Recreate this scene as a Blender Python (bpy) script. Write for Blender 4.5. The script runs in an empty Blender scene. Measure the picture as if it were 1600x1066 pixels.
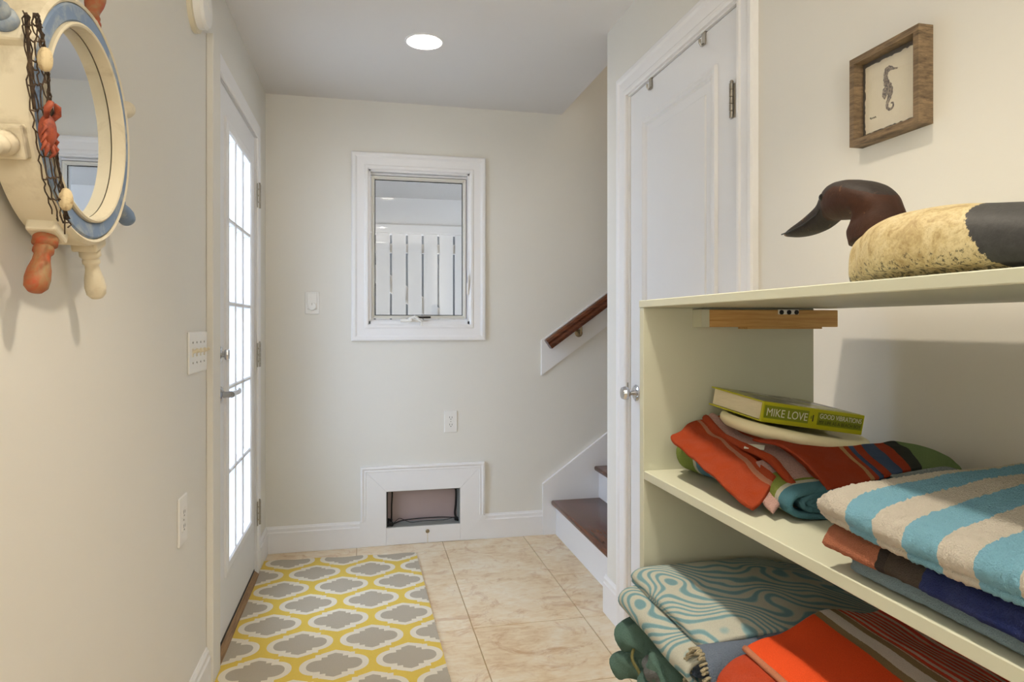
import bpy, bmesh, math, random
from mathutils import Vector, Matrix, noise
random.seed(7)
PI = math.pi
SC = bpy.context.scene
COL = SC.collection

# ------------------------------------------------------------------ camera, world, exposure
cam_d = bpy.data.cameras.new('camera'); cam = bpy.data.objects.new('camera', cam_d); COL.objects.link(cam)
cam.location = (0, 0, 1.17); cam.rotation_euler = (math.radians(90), 0, -math.radians(12.474))
cam_d.sensor_width = 36; cam_d.lens = 36*1034.5/1600; cam_d.shift_y = -25.1/1600; cam_d.clip_start = .02
SC.camera = cam
SC.view_settings.view_transform = 'Standard'; SC.view_settings.look = 'None'
SC.view_settings.gamma = 1; SC.view_settings.use_curve_mapping = False
SC.view_settings.exposure = 0.10
w = bpy.data.worlds.new('world'); SC.world = w; w.use_nodes = True
bg = w.node_tree.nodes['Background']; bg.inputs[0].default_value = (.60, .75, 1.0, 1); bg.inputs[1].default_value = 8.6

CANS = [(.24, 2.78), (.20, .93), (.20, -.95), (.20, -2.4)]  # last two are unseen, added behind the viewpoint for soft fill
CAN_W = [1.9, 5.2, 3.5, 3.5]
CEIL = 2.355
for (x, y), p in zip(CANS, CAN_W):
    if .5 < y < 2:      # narrow reflector above the shelves
        ld = bpy.data.lights.new('can_lamp', 'SPOT'); ld.shadow_soft_size = .05; ld.energy = p*14; ld.spot_size = math.radians(104); ld.spot_blend = .9
    else:
        ld = bpy.data.lights.new('can_lamp', 'AREA'); ld.shape = 'DISK'; ld.size = .11; ld.energy = p
    ld.color = (1.0, .87, .69) if .5 < y < 2 else (1.0, .96, .90)
    lo = bpy.data.objects.new('can_lamp', ld); COL.objects.link(lo); lo.location = (x, y, CEIL+(-.004 if .5 < y < 2 else .012))

ld = bpy.data.lights.new('added_fill_uplight', 'AREA'); ld.shape = 'DISK'; ld.size = .5; ld.energy = 60; ld.color = (1.0, .96, .90)  # added fill, unseen: bounces soft light off the ceiling into the hall
lo = bpy.data.objects.new('added_fill_uplight', ld); COL.objects.link(lo); lo.location = (-.15, -1.7, 1.0); lo.rotation_euler = (PI, 0, 0)
ld = bpy.data.lights.new('added_stair_lamp', 'AREA'); ld.shape = 'DISK'; ld.size = .3; ld.energy = 9; ld.color = (1.0, .86, .70)  # added out of view to brighten the dark stairwell
lo = bpy.data.objects.new('added_stair_lamp', ld); COL.objects.link(lo); lo.location = (2.3, 3.05, 4.45)

# ------------------------------------------------------------------ colour and node helpers
def lin(c):
    r = []
    for v in c[:3]:
        v = v/255
        r.append(v/12.92 if v <= .04045 else ((v+.055)/1.055)**2.4)
    return (*r, 1)

class NT:
    def __init__(s, name):
        s.mat = bpy.data.materials.new(name); s.mat.use_nodes = True; s.t = s.mat.node_tree
        s.b = s.t.nodes['Principled BSDF']; s.out = s.t.nodes['Material Output']
    def n(s, t, **k):
        o = s.t.nodes.new(t)
        for a, v in k.items(): setattr(o, a, v)
        return o
    def l(s, a, b): s.t.links.new(a, b)
    def sock(s, node, i, v):
        if v is None: return
        if isinstance(v, bpy.types.NodeSocket): s.l(v, node.inputs[i])
        else: node.inputs[i].default_value = v
    def m(s, op, a, b=None, c=None):
        o = s.n('ShaderNodeMath', operation=op); s.sock(o, 0, a); s.sock(o, 1, b); s.sock(o, 2, c); return o.outputs[0]
    def coord(s, kind='Object'): return s.n('ShaderNodeTexCoord').outputs[kind]
    def sep(s, v):
        o = s.n('ShaderNodeSeparateXYZ'); s.l(v, o.inputs[0]); return o.outputs
    def noise(s, v, scale, detail=3, rough=.55, dist=0):
        o = s.n('ShaderNodeTexNoise'); s.l(v, o.inputs['Vector']); o.inputs['Scale'].default_value = scale
        o.inputs['Detail'].default_value = detail; o.inputs['Roughness'].default_value = rough
        o.inputs['Distortion'].default_value = dist; return o.outputs['Fac']
    def map(s, v, scale=(1, 1, 1), rot=(0, 0, 0), loc=(0, 0, 0)):
        o = s.n('ShaderNodeMapping'); s.l(v, o.inputs[0]); o.inputs['Scale'].default_value = scale
        o.inputs['Rotation'].default_value = rot; o.inputs['Location'].default_value = loc; return o.outputs[0]
    def ramp(s, f, stops, interp='LINEAR'):
        o = s.n('ShaderNodeValToRGB'); s.l(f, o.inputs[0]); e = o.color_ramp; e.interpolation = interp
        while len(e.elements) < len(stops): e.elements.new(.5)
        for el, (p, c) in zip(e.elements, stops): el.position = p; el.color = c if len(c) == 4 and max(c) <= 1 else lin(c)
        return o.outputs[0]
    def mix(s, f, a, b, mode='MIX'):
        o = s.n('ShaderNodeMix', data_type='RGBA', blend_type=mode)
        s.sock(o, 0, f); s.sock(o, 6, a); s.sock(o, 7, b); return o.outputs[2]
    def base(s, v): s.sock(s.b, 'Base Color', v)
    def bump(s, h, strength=.3, dist=.002):
        o = s.n('ShaderNodeBump'); s.l(h, o.inputs['Height']); o.inputs['Strength'].default_value = strength
        o.inputs['Distance'].default_value = dist; s.l(o.outputs[0], s.b.inputs['Normal'])
    def rough(s, v): s.b.inputs['Roughness'].default_value = v

def plain(name, c, rough=.6, metal=0, var=.06, vs=14, bump=0, bs=120, bd=.001, spec=None):
    k = NT(name); v = k.coord()
    c0 = lin(c); dk = tuple(x*(1-var) for x in c0[:3])+(1,); lt = tuple(min(1, x*(1+var)) for x in c0[:3])+(1,)
    k.base(k.mix(k.noise(v, vs), dk, lt)); k.rough(rough); k.b.inputs['Metallic'].default_value = metal
    if spec is not None: k.b.inputs['Specular IOR Level'].default_value = spec
    if bump: k.bump(k.noise(v, bs, 4), bump, bd)
    return k.mat

M = {}
M['wall'] = plain('wall_paint', (231, 228, 219), .75, var=.015, vs=3, bump=.08, bs=260)
M['ceil'] = plain('ceiling_paint', (228, 225, 221), .85, var=.012, vs=3, bump=.08, bs=260)
M['white'] = plain('white_trim_paint', (240, 239, 238), .38, var=.012, vs=5)
M['doorwhite'] = plain('white_door_paint', (232, 232, 232), .4, var=.012, vs=5)
M['plastic'] = plain('white_plastic', (240, 238, 232), .35, var=.01)
M['ivory'] = plain('ivory_plastic', (222, 212, 186), .4, var=.02)
M['black'] = plain('black_rubber', (18, 18, 20), .6)
M['chrome'] = plain('chrome', (205, 206, 210), .14, 1, var=.03)
M['steel'] = plain('brushed_steel', (165, 160, 150), .32, 1, var=.08, vs=60)
M['brass'] = plain('aged_brass', (150, 135, 110), .35, 1, var=.1)
M['sage'] = plain('sage_shelf_paint', (199, 201, 181), .45, var=.025, vs=9, bump=.05, bs=90)
M['grout'] = plain('grout', (196, 168, 128), .9, var=.1, vs=40)
M['cream'] = plain('cream_plastic', (232, 224, 186), .4, var=.015)
M['vinyl'] = plain('window_vinyl', (226, 222, 210), .4, var=.01)
M['porch'] = plain('porch_paint', (222, 214, 204), .7, var=.03, vs=12)
M['porchtex'] = plain('porch_ceiling_texture', (204, 196, 186), .9, var=.10, vs=90, bump=.6, bs=120, bd=.01)
M['ground'] = plain('pale_concrete', (205, 203, 198), .9, var=.05)
M['hedge'] = plain('dark_backdrop', (30, 32, 34), .9, var=.35, vs=5)
M['mirror'] = plain('mirror_silver', (236, 240, 244), .01, 1, var=.0)
M['mauve'] = plain('mauve_flap', (178, 160, 158), .35, var=.06, vs=6)
M['pages'] = None

def glass(name, tint=(1, 1, 1, 1), refl=1.0):
    k = NT(name); k.t.nodes.remove(k.b)
    tr = k.n('ShaderNodeBsdfTransparent'); tr.inputs[0].default_value = tint
    gl = k.n('ShaderNodeBsdfGlossy'); gl.inputs['Roughness'].default_value = .0
    ge = k.n('ShaderNodeNewGeometry'); dp = k.n('ShaderNodeVectorMath', operation='DOT_PRODUCT'); k.l(ge.outputs['Normal'], dp.inputs[0]); k.l(ge.outputs['Incoming'], dp.inputs[1])
    fr = k.m('ADD', .04, k.m('MULTIPLY', .96, k.m('POWER', k.m('SUBTRACT', 1.0, k.m('ABSOLUTE', dp.outputs['Value'])), 5.0)))
    mx = k.n('ShaderNodeMixShader'); k.l(k.m('MULTIPLY', fr, refl), mx.inputs[0]); k.l(tr.outputs[0], mx.inputs[1]); k.l(gl.outputs[0], mx.inputs[2])
    k.l(mx.outputs[0], k.out.inputs[0]); return k.mat
M['glass'] = glass('clear_glass')

def emis(name, c, s):
    k = NT(name); k.b.inputs['Emission Color'].default_value = lin(c); k.b.inputs['Emission Strength'].default_value = s
    k.base(lin(c)); return k.mat
M['lens'] = emis('lamp_lens', (255, 244, 226), 9.0)

def wood(name, a, b, scale=(1, 12, 12), rough=.35, bump=.1, ns=6):
    k = NT(name); v = k.map(k.coord(), scale)
    f = k.noise(v, ns, 5, .6, .6); g = k.noise(v, ns*5, 3)
    k.base(k.ramp(k.m('ADD', k.m('MULTIPLY', f, .75), k.m('MULTIPLY', g, .25)), [(.32, lin(a)), (.68, lin(b))]))
    k.rough(rough); k.bump(f, bump, .001); return k.mat
M['tread'] = wood('walnut_stain', (66, 36, 24), (118, 72, 50), (10, 1.2, 10), .25, .05)
M['rail'] = wood('rail_stain', (58, 28, 16), (122, 66, 38), (1.5, 12, 12), .22, .05)
M['thresh'] = wood('threshold_oak', (96, 66, 38), (170, 132, 84), (14, 1, 14), .5, .1)
M['frame'] = wood('weathered_frame', (74, 59, 42), (152, 127, 95), (6, 3, 30), .7, .3)
M['pine'] = wood('bare_pine', (176, 128, 66), (216, 176, 112), (1, 14, 26), .6, .1)

def tile_mat():
    k = NT('travertine_tile'); v = k.n('ShaderNodeNewGeometry').outputs['Position']
    f = k.noise(v, 3.2, 6, .62, 1.2); g = k.noise(k.map(v, (6, 14, 1)), 3, 4, .6, .8); s = k.noise(v, 5.5, 6, .72, 1.6)
    c = k.ramp(k.m('ADD', k.m('MULTIPLY', f, .6), k.m('MULTIPLY', g, .4)), [(.32, (212, 178, 134)), (.47, (232, 210, 174)), (.60, (240, 226, 200))])
    c = k.mix(k.ramp(s, [(.53, (0, 0, 0, 1)), (.66, (.6, .6, .6, 1))]), c, lin((190, 138, 84)))
    k.base(c); k.rough(.32); k.bump(g, .04, .001); return k.mat
M['tile'] = tile_mat()

def rug_mat():
    k = NT('trellis_rug'); X, Y, Z = k.sep(k.n('ShaderNodeNewGeometry').outputs['Position'])
    jn = k.noise(k.n('ShaderNodeNewGeometry').outputs['Position'], 160, 2)
    X = k.m('ADD', X, k.m('MULTIPLY', k.m('SUBTRACT', jn, .5), .002))
    Y = k.m('ADD', Y, k.m('MULTIPLY', k.m('SUBTRACT', jn, .5), .002))
    PX, PY = .2553, .3530
    def med(ox, oy):
        p = k.m('ABSOLUTE', k.m('SUBTRACT', k.m('FLOORED_MODULO', k.m('ADD', k.m('SUBTRACT', X, ox), PX/2+PX*20), PX), PX/2))
        q = k.m('ABSOLUTE', k.m('SUBTRACT', k.m('FLOORED_MODULO', k.m('ADD', k.m('SUBTRACT', Y, oy), PY/2+PY*20), PY), PY/2))
        dx = k.m('MAXIMUM', k.m('SUBTRACT', p, .056), 0.0); dy = k.m('MAXIMUM', k.m('SUBTRACT', q, .002), 0.0)
        dA = k.m('SUBTRACT', k.m('SQRT', k.m('ADD', k.m('MULTIPLY', dx, dx), k.m('MULTIPLY', dy, dy))), .037)
        dB = k.m('MAXIMUM', k.m('SUBTRACT', p, .045), k.m('SUBTRACT', q, .056))
        dC = k.m('MAXIMUM', k.m('SUBTRACT', p, .026), k.m('SUBTRACT', k.m('ADD', q, k.m('MULTIPLY', p, .45)), .082))
        return k.m('MINIMUM', dA, k.m('MINIMUM', dB, dC))
    d = k.m('MINIMUM', med(-.104, 2.695), med(-.2317, 2.518))
    c = k.ramp(k.m('ADD', k.m('MULTIPLY', d, 10), .5), [(0, (186, 174, 152)), (.5, (240, 230, 208)), (.5+.22, (236, 202, 76))], 'CONSTANT')
    fz = k.noise(k.n('ShaderNodeNewGeometry').outputs['Position'], 420, 2)
    k.base(k.mix(k.m('MULTIPLY', fz, .25), c, lin((150, 140, 124)), 'MULTIPLY')); k.rough(.95)
    k.b.inputs['Sheen Weight'].default_value = .15
    k.bump(fz, .5, .003); return k.mat
M['rug'] = rug_mat()

def painted(name, base, wear, lo=.5, hi=.62, ns=18, scale=(1, 1, 1), rough=.6):
    k = NT(name); v = k.map(k.coord(), scale); f = k.noise(v, ns, 6, .65, .5)
    k.base(k.mix(k.ramp(f, [(lo, (0, 0, 0, 1)), (hi, (1, 1, 1, 1))]), lin(base), lin(wear))); k.rough(rough); k.bump(f, .12, .001); return k.mat
M['bluepaint'] = painted('worn_blue_paint', (118, 140, 170), (178, 184, 182), .46, .70, 26)
M['creampaint'] = painted('worn_cream_paint', (222, 211, 184), (196, 182, 152), .52, .75, 16)
M['orangepaint'] = painted('worn_orange_paint', (170, 74, 34), (150, 124, 84), .44, .60, 14)
M['coral'] = painted('coral_resin', (160, 74, 44), (122, 50, 32), .46, .62, 60)
M['shell'] = painted('shell', (214, 194, 152), (160, 130, 92), .5, .7, 90)
M['net'] = painted('brown_net', (84, 66, 48), (48, 36, 26), .4, .6, 70, rough=.9)

# towels ------------------------------------------------------------------------------------
def towel_mat(name, stops, axis='Y', scale=1.0, shear=0, wob=.0016, fuzz=.5, pile=900, under=None):
    """stripes from the cloth's own UV (metres); stops = [(metre, rgb)]"""
    k = NT(name); uv = k.coord('UV'); U, V, _ = k.sep(uv); ob = k.coord()
    s = V if axis == 'Y' else U; o = U if axis == 'Y' else V
    if shear: s = k.m('ADD', s, k.m('MULTIPLY', o, shear))
    s = k.m('ADD', s, k.m('MULTIPLY', k.m('SUBTRACT', k.noise(ob, 300, 2), .5), wob))
    c = k.ramp(k.m('MULTIPLY', s, 1/scale), [(p/scale, q) for p, q in stops], 'CONSTANT') if len(stops) > 1 else lin(stops[0][1])
    f = k.noise(ob, pile, 2); g = k.noise(ob, 40, 3)
    if under:
        bf = k.n('ShaderNodeNewGeometry').outputs['Backfacing']; c = k.mix(bf, c, lin(under))
    c = k.mix(k.m('MULTIPLY', f, fuzz), c, lin((120, 112, 104)), 'MULTIPLY')
    c = k.mix(k.m('MULTIPLY', g, .05), c, lin((255, 255, 255)))
    k.base(c); k.rough(.95); k.b.inputs['Specular IOR Level'].default_value = .05; k.bump(k.noise(ob, pile*.62, 3, .7), 1.0, .006); return k.mat
ORG = (198, 76, 26)
M['t_base'] = towel_mat('green_blue_stripe_terry', [(0, (92, 152, 170)), (.026, (228, 226, 204)), (.036, (154, 172, 74)), (.085, (112, 150, 160)), (.125, (70, 104, 120)), (.16, (58, 84, 100)), (.195, (150, 166, 66)), (.225, (226, 226, 206)), (.236, (112, 164, 190)), (.262, (226, 226, 206)), (.272, (152, 174, 84)), (.40, (152, 174, 84))])
M['t_orange'] = towel_mat('orange_terry', [(0, ORG)], fuzz=.35)
M['t_orange_stripe'] = towel_mat('orange_terry_pink_stripe', [(0, ORG), (.062, (206, 140, 108)), (.068, ORG)], 'X', fuzz=.35, wob=.002)
M['t_pinkgrey'] = towel_mat('mottled_pink_terry', [(0, (206, 166, 156))], fuzz=.6, pile=420)
M['t_flap'] = towel_mat('orange_green_flap_terry', [(0, (200, 74, 28)), (.098, (220, 168, 116)), (.106, (198, 72, 32)), (.114, (84, 108, 150)), (.124, (198, 72, 32)), (.133, (84, 108, 150)), (.150, (198, 72, 32)), (.162, (56, 62, 54)), (.176, (138, 168, 110)), (.5, (138, 168, 110))], 'X', under=(196, 206, 208), fuzz=.45)
M['t_slate'] = towel_mat('slate_blue_terry', [(0, (120, 140, 150))])
M['t_beach'] = towel_mat('blue_white_beach_terry', [(0.0000, (146, 206, 232)), (0.0690, (238, 230, 216)), (0.1075, (146, 206, 232)), (0.1460, (238, 230, 216)), (0.1845, (146, 206, 232)), (0.2230, (238, 230, 216)), (0.2615, (146, 206, 232)), (0.3000, (238, 230, 216)), (0.3385, (146, 206, 232)), (0.3770, (238, 230, 216))], shear=-.087, fuzz=.08)
M['t_navy'] = towel_mat('coral_brown_navy_terry', [(0, (48, 66, 136)), (.21, (40, 56, 124)), (.319, (84, 72, 62)), (.36, (64, 54, 48)), (.375, (214, 134, 100)), (.6, (214, 134, 100))], fuzz=.6)
M['t_pale'] = towel_mat('pale_blue_terry', [(0, (160, 186, 198))], fuzz=.5)
M['t_green'] = towel_mat('dark_green_terry', [(0, (108, 146, 136))], fuzz=.5)
M['t_grey'] = towel_mat('grey_terry', [(0, (128, 134, 138))], fuzz=.5)
M['t_khaki'] = towel_mat('khaki_hem', [(0, (150, 146, 92))], fuzz=.4)
M['t_bluegrey'] = towel_mat('blue_grey_terry', [(0, (140, 158, 184))], fuzz=.5, under=(40, 46, 66))
M['t_fringe'] = towel_mat('cream_fringe', [(0, (222, 210, 176))], fuzz=.4)
M['t_coral'] = towel_mat('coral_orange_terry', [(0, (230, 86, 44))], fuzz=.35)
M['t_hem'] = towel_mat('pale_coral_hem', [(0, (240, 156, 118))], fuzz=.3)

def pin_mat():
    k = NT('coral_pinstripe_terry'); uv = k.coord('UV'); U, V, _ = k.sep(uv); ob = k.coord()
    s = k.m('ADD', U, k.m('MULTIPLY', k.m('SUBTRACT', k.noise(ob, 260, 2), .5), .002))
    main = k.ramp(s, [(0, (230, 86, 44)), (.128, (150, 130, 96)), (.140, (226, 220, 210)), (.157, (150, 130, 96)), (.172, (222, 86, 64)), (.362, (132, 110, 78)), (.6, (132, 110, 78))], 'CONSTANT')
    pin = k.m('GREATER_THAN', k.m('FLOORED_MODULO', s, .0145), .0080)
    on = k.m('MULTIPLY', k.m('GREATER_THAN', s, .172), k.m('LESS_THAN', s, .362))
    c = k.mix(k.m('MULTIPLY', pin, on), main, lin((226, 200, 186)))
    f = k.noise(ob, 800, 2); c = k.mix(k.m('MULTIPLY', f, .4), c, lin((120, 112, 104)), 'MULTIPLY')
    k.base(c); k.rough(.95); k.b.inputs['Specular IOR Level'].default_value = .05; k.bump(f, .5, .003); return k.mat
M['t_pin'] = pin_mat()

def swirl_mat():
    k = NT('teal_swirl_terry'); ob = k.coord('UV')
    U, V, _ = k.sep(ob)
    big = k.noise(ob, 6.5, 1.0, .5, .25); two = k.noise(k.map(ob, loc=(3, 1, 0)), 13, 0)
    lane = k.m('ADD', k.m('ADD', k.m('MULTIPLY', U, .55), k.m('MULTIPLY', V, .85)), k.m('ADD', k.m('MULTIPLY', big, .34), k.m('MULTIPLY', two, .075)))
    band = k.m('SINE', k.m('MULTIPLY', lane, 300))
    spot = k.noise(ob, 380, 1); area = k.noise(ob, 6, 1)
    b = k.m('ADD', band, k.m('MULTIPLY', k.m('SUBTRACT', k.noise(ob, 30, 3), .5), .9))
    c = k.ramp(k.m('ADD', k.m('MULTIPLY', b, .4), .5), [(.22, (122, 160, 170)), (.42, (156, 182, 184)), (.60, (194, 196, 184))])
    f = k.noise(k.coord(), 800, 2); c = k.mix(k.m('MULTIPLY', f, .45), c, lin((120, 112, 104)), 'MULTIPLY')
    k.base(c); k.rough(.95); k.b.inputs['Specular IOR Level'].default_value = .05; k.bump(f, .5, .003); return k.mat
M['t_swirl'] = swirl_mat()

# ------------------------------------------------------------------ mesh helpers
class MB:
    def __init__(s): s.bm = bmesh.new(); s.uv = None
    def box(s, a, b, bev=0, seg=1):
        lo = [min(p, q) for p, q in zip(a, b)]; hi = [max(p, q) for p, q in zip(a, b)]
        r = bmesh.ops.create_cube(s.bm, size=1, matrix=Matrix.Translation([(p+q)/2 for p, q in zip(lo, hi)]) @ Matrix.Diagonal([q-p for p, q in zip(lo, hi)]+[1]))
        if bev:
            ed = set(e for v in r['verts'] for e in v.link_edges)
            bmesh.ops.bevel(s.bm, geom=list(ed), offset=bev, segments=seg, affect='EDGES', profile=.5)
        return s
    def obox(s, mtx, size, bev=0):
        r = bmesh.ops.create_cube(s.bm, size=1, matrix=mtx @ Matrix.Diagonal([*size, 1]))
        if bev:
            ed = set(e for v in r['verts'] for e in v.link_edges)
            bmesh.ops.bevel(s.bm, geom=list(ed), offset=bev, segments=2, affect='EDGES', profile=.5)
        return s
    def lathe(s, prof, mtx=Matrix(), n=32, cap=True):
        """prof [(r, h)] about local Z"""
        rings = []
        for r, h in prof:
            rings.append([s.bm.verts.new(mtx @ Vector((r*math.cos(2*PI*i/n), r*math.sin(2*PI*i/n), h))) for i in range(n)])
        for A, B in zip(rings, rings[1:]):
            for i in range(n): s.bm.faces.new((A[i], A[(i+1) % n], B[(i+1) % n], B[i]))
        if cap:
            s.bm.faces.new(rings[0][::-1]); s.bm.faces.new(rings[-1])
        return s
    def tube(s, pts, r, n=6, cap=True):
        pts = [Vector(p) for p in pts]; rings = []; up = None
        for i, p in enumerate(pts):
            d = (pts[min(i+1, len(pts)-1)]-pts[max(i-1, 0)]).normalized()
            if up is None:
                up = Vector((0, 0, 1)) if abs(d.z) < .9 else Vector((1, 0, 0))
            a = d.cross(up).normalized(); b = a.cross(d).normalized(); up = b
            rr = r[i] if isinstance(r, (list, tuple)) else r
            rings.append([s.bm.verts.new(p+a*rr*math.cos(2*PI*j/n)+b*rr*math.sin(2*PI*j/n)) for j in range(n)])
        for A, B in zip(rings, rings[1:]):
            for j in range(n): s.bm.faces.new((A[j], A[(j+1) % n], B[(j+1) % n], B[j]))
        if cap: s.bm.faces.new(rings[0][::-1]); s.bm.faces.new(rings[-1])
        return s
    def poly(s, pts): s.bm.faces.new([s.bm.verts.new(p) for p in pts]); return s
    def prism(s, pts, off):
        off = Vector(off); a = [s.bm.verts.new(p) for p in pts]; b = [s.bm.verts.new(Vector(p)+off) for p in pts]
        n = len(a); s.bm.faces.new(a); s.bm.faces.new(b[::-1])
        for i in range(n): s.bm.faces.new((a[i], b[i], b[(i+1) % n], a[(i+1) % n]))
        return s
    def sweep(s, pts, prof, fn, closed=False):
        """mitred moulding: 2D path pts, profile [(d outward to the left normal, h)], fn(a,b,h)->xyz"""
        n = len(pts); rings = []
        def nrm(p, q):
            d = Vector((q[0]-p[0], q[1]-p[1])).normalized(); return Vector((-d.y, d.x))
        for i in range(n):
            if closed or 0 < i < n-1:
                n1 = nrm(pts[i-1], pts[i]); n2 = nrm(pts[i], pts[(i+1) % n]); mt = (n1+n2); mt = mt/ (mt.dot(n1))
            elif i == 0: mt = nrm(pts[0], pts[1])
            else: mt = nrm(pts[-2], pts[-1])
            rings.append([s.bm.verts.new(fn(pts[i][0]+d*mt.x, pts[i][1]+d*mt.y, h)) for d, h in prof])
        m = len(prof)
        for i in range(n if closed else n-1):
            A, B = rings[i], rings[(i+1) % n]
            for j in range(m): s.bm.faces.new((A[j], A[(j+1) % m], B[(j+1) % m], B[j]))
        if not closed: s.bm.faces.new(rings[0]); s.bm.faces.new(rings[-1][::-1])
        return s
    def grid(s, P, UV=None, closed=False):
        vs = [[s.bm.verts.new(p) for p in row] for row in P]
        if UV and s.uv is None: s.uv = s.bm.loops.layers.uv.new('UVMap')
        for i in range(len(P)-1):
            R = len(P[0])
            for j in range(R if closed else R-1):
                idx = ((i, j), (i, (j+1) % R), (i+1, (j+1) % R), (i+1, j))
                f = s.bm.faces.new([vs[a][b] for a, b in idx])
                if UV:
                    for lp, (a, b) in zip(f.loops, idx): lp[s.uv].uv = UV[a][b]
        return vs
    def build(s, name, m, parent=None, smooth=False, angle=35, norm=True):
        if norm: bmesh.ops.recalc_face_normals(s.bm, faces=s.bm.faces)
        off = WP.get(parent.name, Vector()) if parent else Vector()
        if parent is not None: bmesh.ops.translate(s.bm, verts=s.bm.verts, vec=-off)
        me = bpy.data.meshes.new(name); s.bm.to_mesh(me); s.bm.free()
        me.materials.append(M[m] if isinstance(m, str) else m)
        o = bpy.data.objects.new(name, me); COL.objects.link(o)
        if smooth:
            me.shade_smooth()
            if angle: me.set_sharp_from_angle(angle=math.radians(angle))
        if parent is not None: o.parent = parent
        WP[o.name] = off
        return o
WP = {}
def tag(o, label, cat=None, group=None, kind=None):
    o['label'] = label
    if cat: o['category'] = cat
    if group: o['group'] = group
    if kind: o['kind'] = kind
    return o
def thing(name, loc, label, cat, group=None, kind=None):
    o = bpy.data.objects.new(name, None); COL.objects.link(o); o.location = loc; o.empty_display_size = .05
    WP[o.name] = Vector(loc); return tag(o, label, cat, group, kind)
def struct(o, label): o['kind'] = 'structure'; o['label'] = label; return o

def cr(p, n):
    """Catmull-Rom through points, n samples"""
    p = [Vector(q) for q in p]; q = [p[0]*2-p[1]]+p+[p[-1]*2-p[-2]]; out = []
    for i in range(n):
        t = i/(n-1)*(len(p)-1); k = min(int(t), len(p)-2); f = t-k
        a, b, c, d = q[k:k+4]
        out.append(.5*((2*b)+(c-a)*f+(2*a-5*b+4*c-d)*f*f+(3*b-a-3*c+d)*f**3))
    return out
def even(p, n, over=400):
    d = cr(p, over); L = [0]
    for a, b in zip(d, d[1:]): L.append(L[-1]+(b-a).length)
    out = []; k = 0
    for i in range(n):
        t = L[-1]*i/(n-1)
        while k < over-2 and L[k+1] < t: k += 1
        f = (t-L[k])/max(1e-9, L[k+1]-L[k]); out.append(d[k].lerp(d[k+1], min(1, f)))
    return out, L[-1]

# maps for the walls
XL, XR, YF = -.50, .96, 3.58
fL = lambda a, b, h: (XL+h, a, b)
fR = lambda a, b, h: (XR-h, a, b)
fF = lambda a, b, h: (a, YF-h, b)

# ------------------------------------------------------------------ room shell
YB = -3.3
fl = struct(MB().box((-.62, YB, -.05), (.965, 3.72, -.004)).build('floor', 'grout'), 'travertine tile floor of the hallway')
tm = {}
xs = [-.50, -.494+.449-.0, .405, .8535, .965]; xs = [-.62, -.494, -.045, .405, .8535, 1.30]
k = 0
yl = 3.58
rows = [3.58]+[3.430-.4525*i for i in range(15)]
for r in range(len(rows)-1):
    y1, y0 = rows[r], max(rows[r+1], YB)
    for x0, x1 in zip(xs, xs[1:]):
        a0, a1 = max(x0, -.62), min(x1, 1.04)
        g = .0018; dz = random.uniform(-.0006, .0006)
        MB().box((a0+g, y0+g, -.012), (a1-g, y1-g, dz), .0012).build('tile', 'tile', fl)

wl = MB()
DY0, DY1, DZ1 = 2.395, 3.275, 2.055
wl.box((XL-.14, YB, 0), (XL, DY0, 2.5)); wl.box((XL-.14, DY1, 0), (XL, YF+.14, 2.5)); wl.box((XL-.14, DY0, DZ1), (XL, DY1, 2.5))
struct(wl.build('wall_left', 'wall'), 'cream painted wall with the glazed door')
WX0, WX1, WZ0, WZ1 = .010, .560, 1.168, 2.000
HX0, HX1, HZ0, HZ1 = .107, .502, .092, .286
wf = MB()
y0, y1 = YF, YF+.14
wf.box((XL-.14, y0, 0), (HX0, y1, .7)); wf.box((HX1, y0, 0), (3.4, y1, .7)); wf.box((HX0, y0, 0), (HX1, y1, HZ0)); wf.box((HX0, y0, HZ1), (HX1, y1, .7))
wf.box((XL-.14, y0, .7), (WX0, y1, WZ1)); wf.box((WX1, y0, .7), (3.4, y1, WZ1)); wf.box((WX0, y0, .7), (WX1, y1, WZ0)); wf.box((XL-.14, y0, WZ1), (3.4, y1, 4.6))
struct(wf.build('wall_far', 'wall'), 'cream painted end wall with the small window')
CY0, CY1, CZ1 = 1.566, 2.322, 2.028
wr = MB()
wr.box((XR, YB, 0), (XR+.09, CY0, 2.5)); wr.box((XR, CY1, 0), (XR+.09, 2.545, 2.5)); wr.box((XR, CY0, CZ1), (XR+.09, CY1, 2.5))
struct(wr.build('wall_right', 'wall'), 'cream painted wall behind the shelves')
struct(MB().box((XR+.06, 2.44, 0), (3.4, 2.545, 4.6)).build('wall_stair', 'wall'), 'cream wall on the near side of the staircase')
struct(MB().box((3.3, 2.44, 0), (3.4, YF+.1, 4.6)).build('wall_landing', 'wall'), 'cream wall closing the stairwell')
struct(MB().box((-.64, YB-.1, 0), (1.05, YB, 2.5)).build('wall_back', 'wall'), 'cream wall at the back of the hall')
struct(MB().box((1.45, 1.4, 0), (1.5, 2.44, 2.5)).build('wall_closet', 'wall'), 'back wall of the closet')

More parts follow.
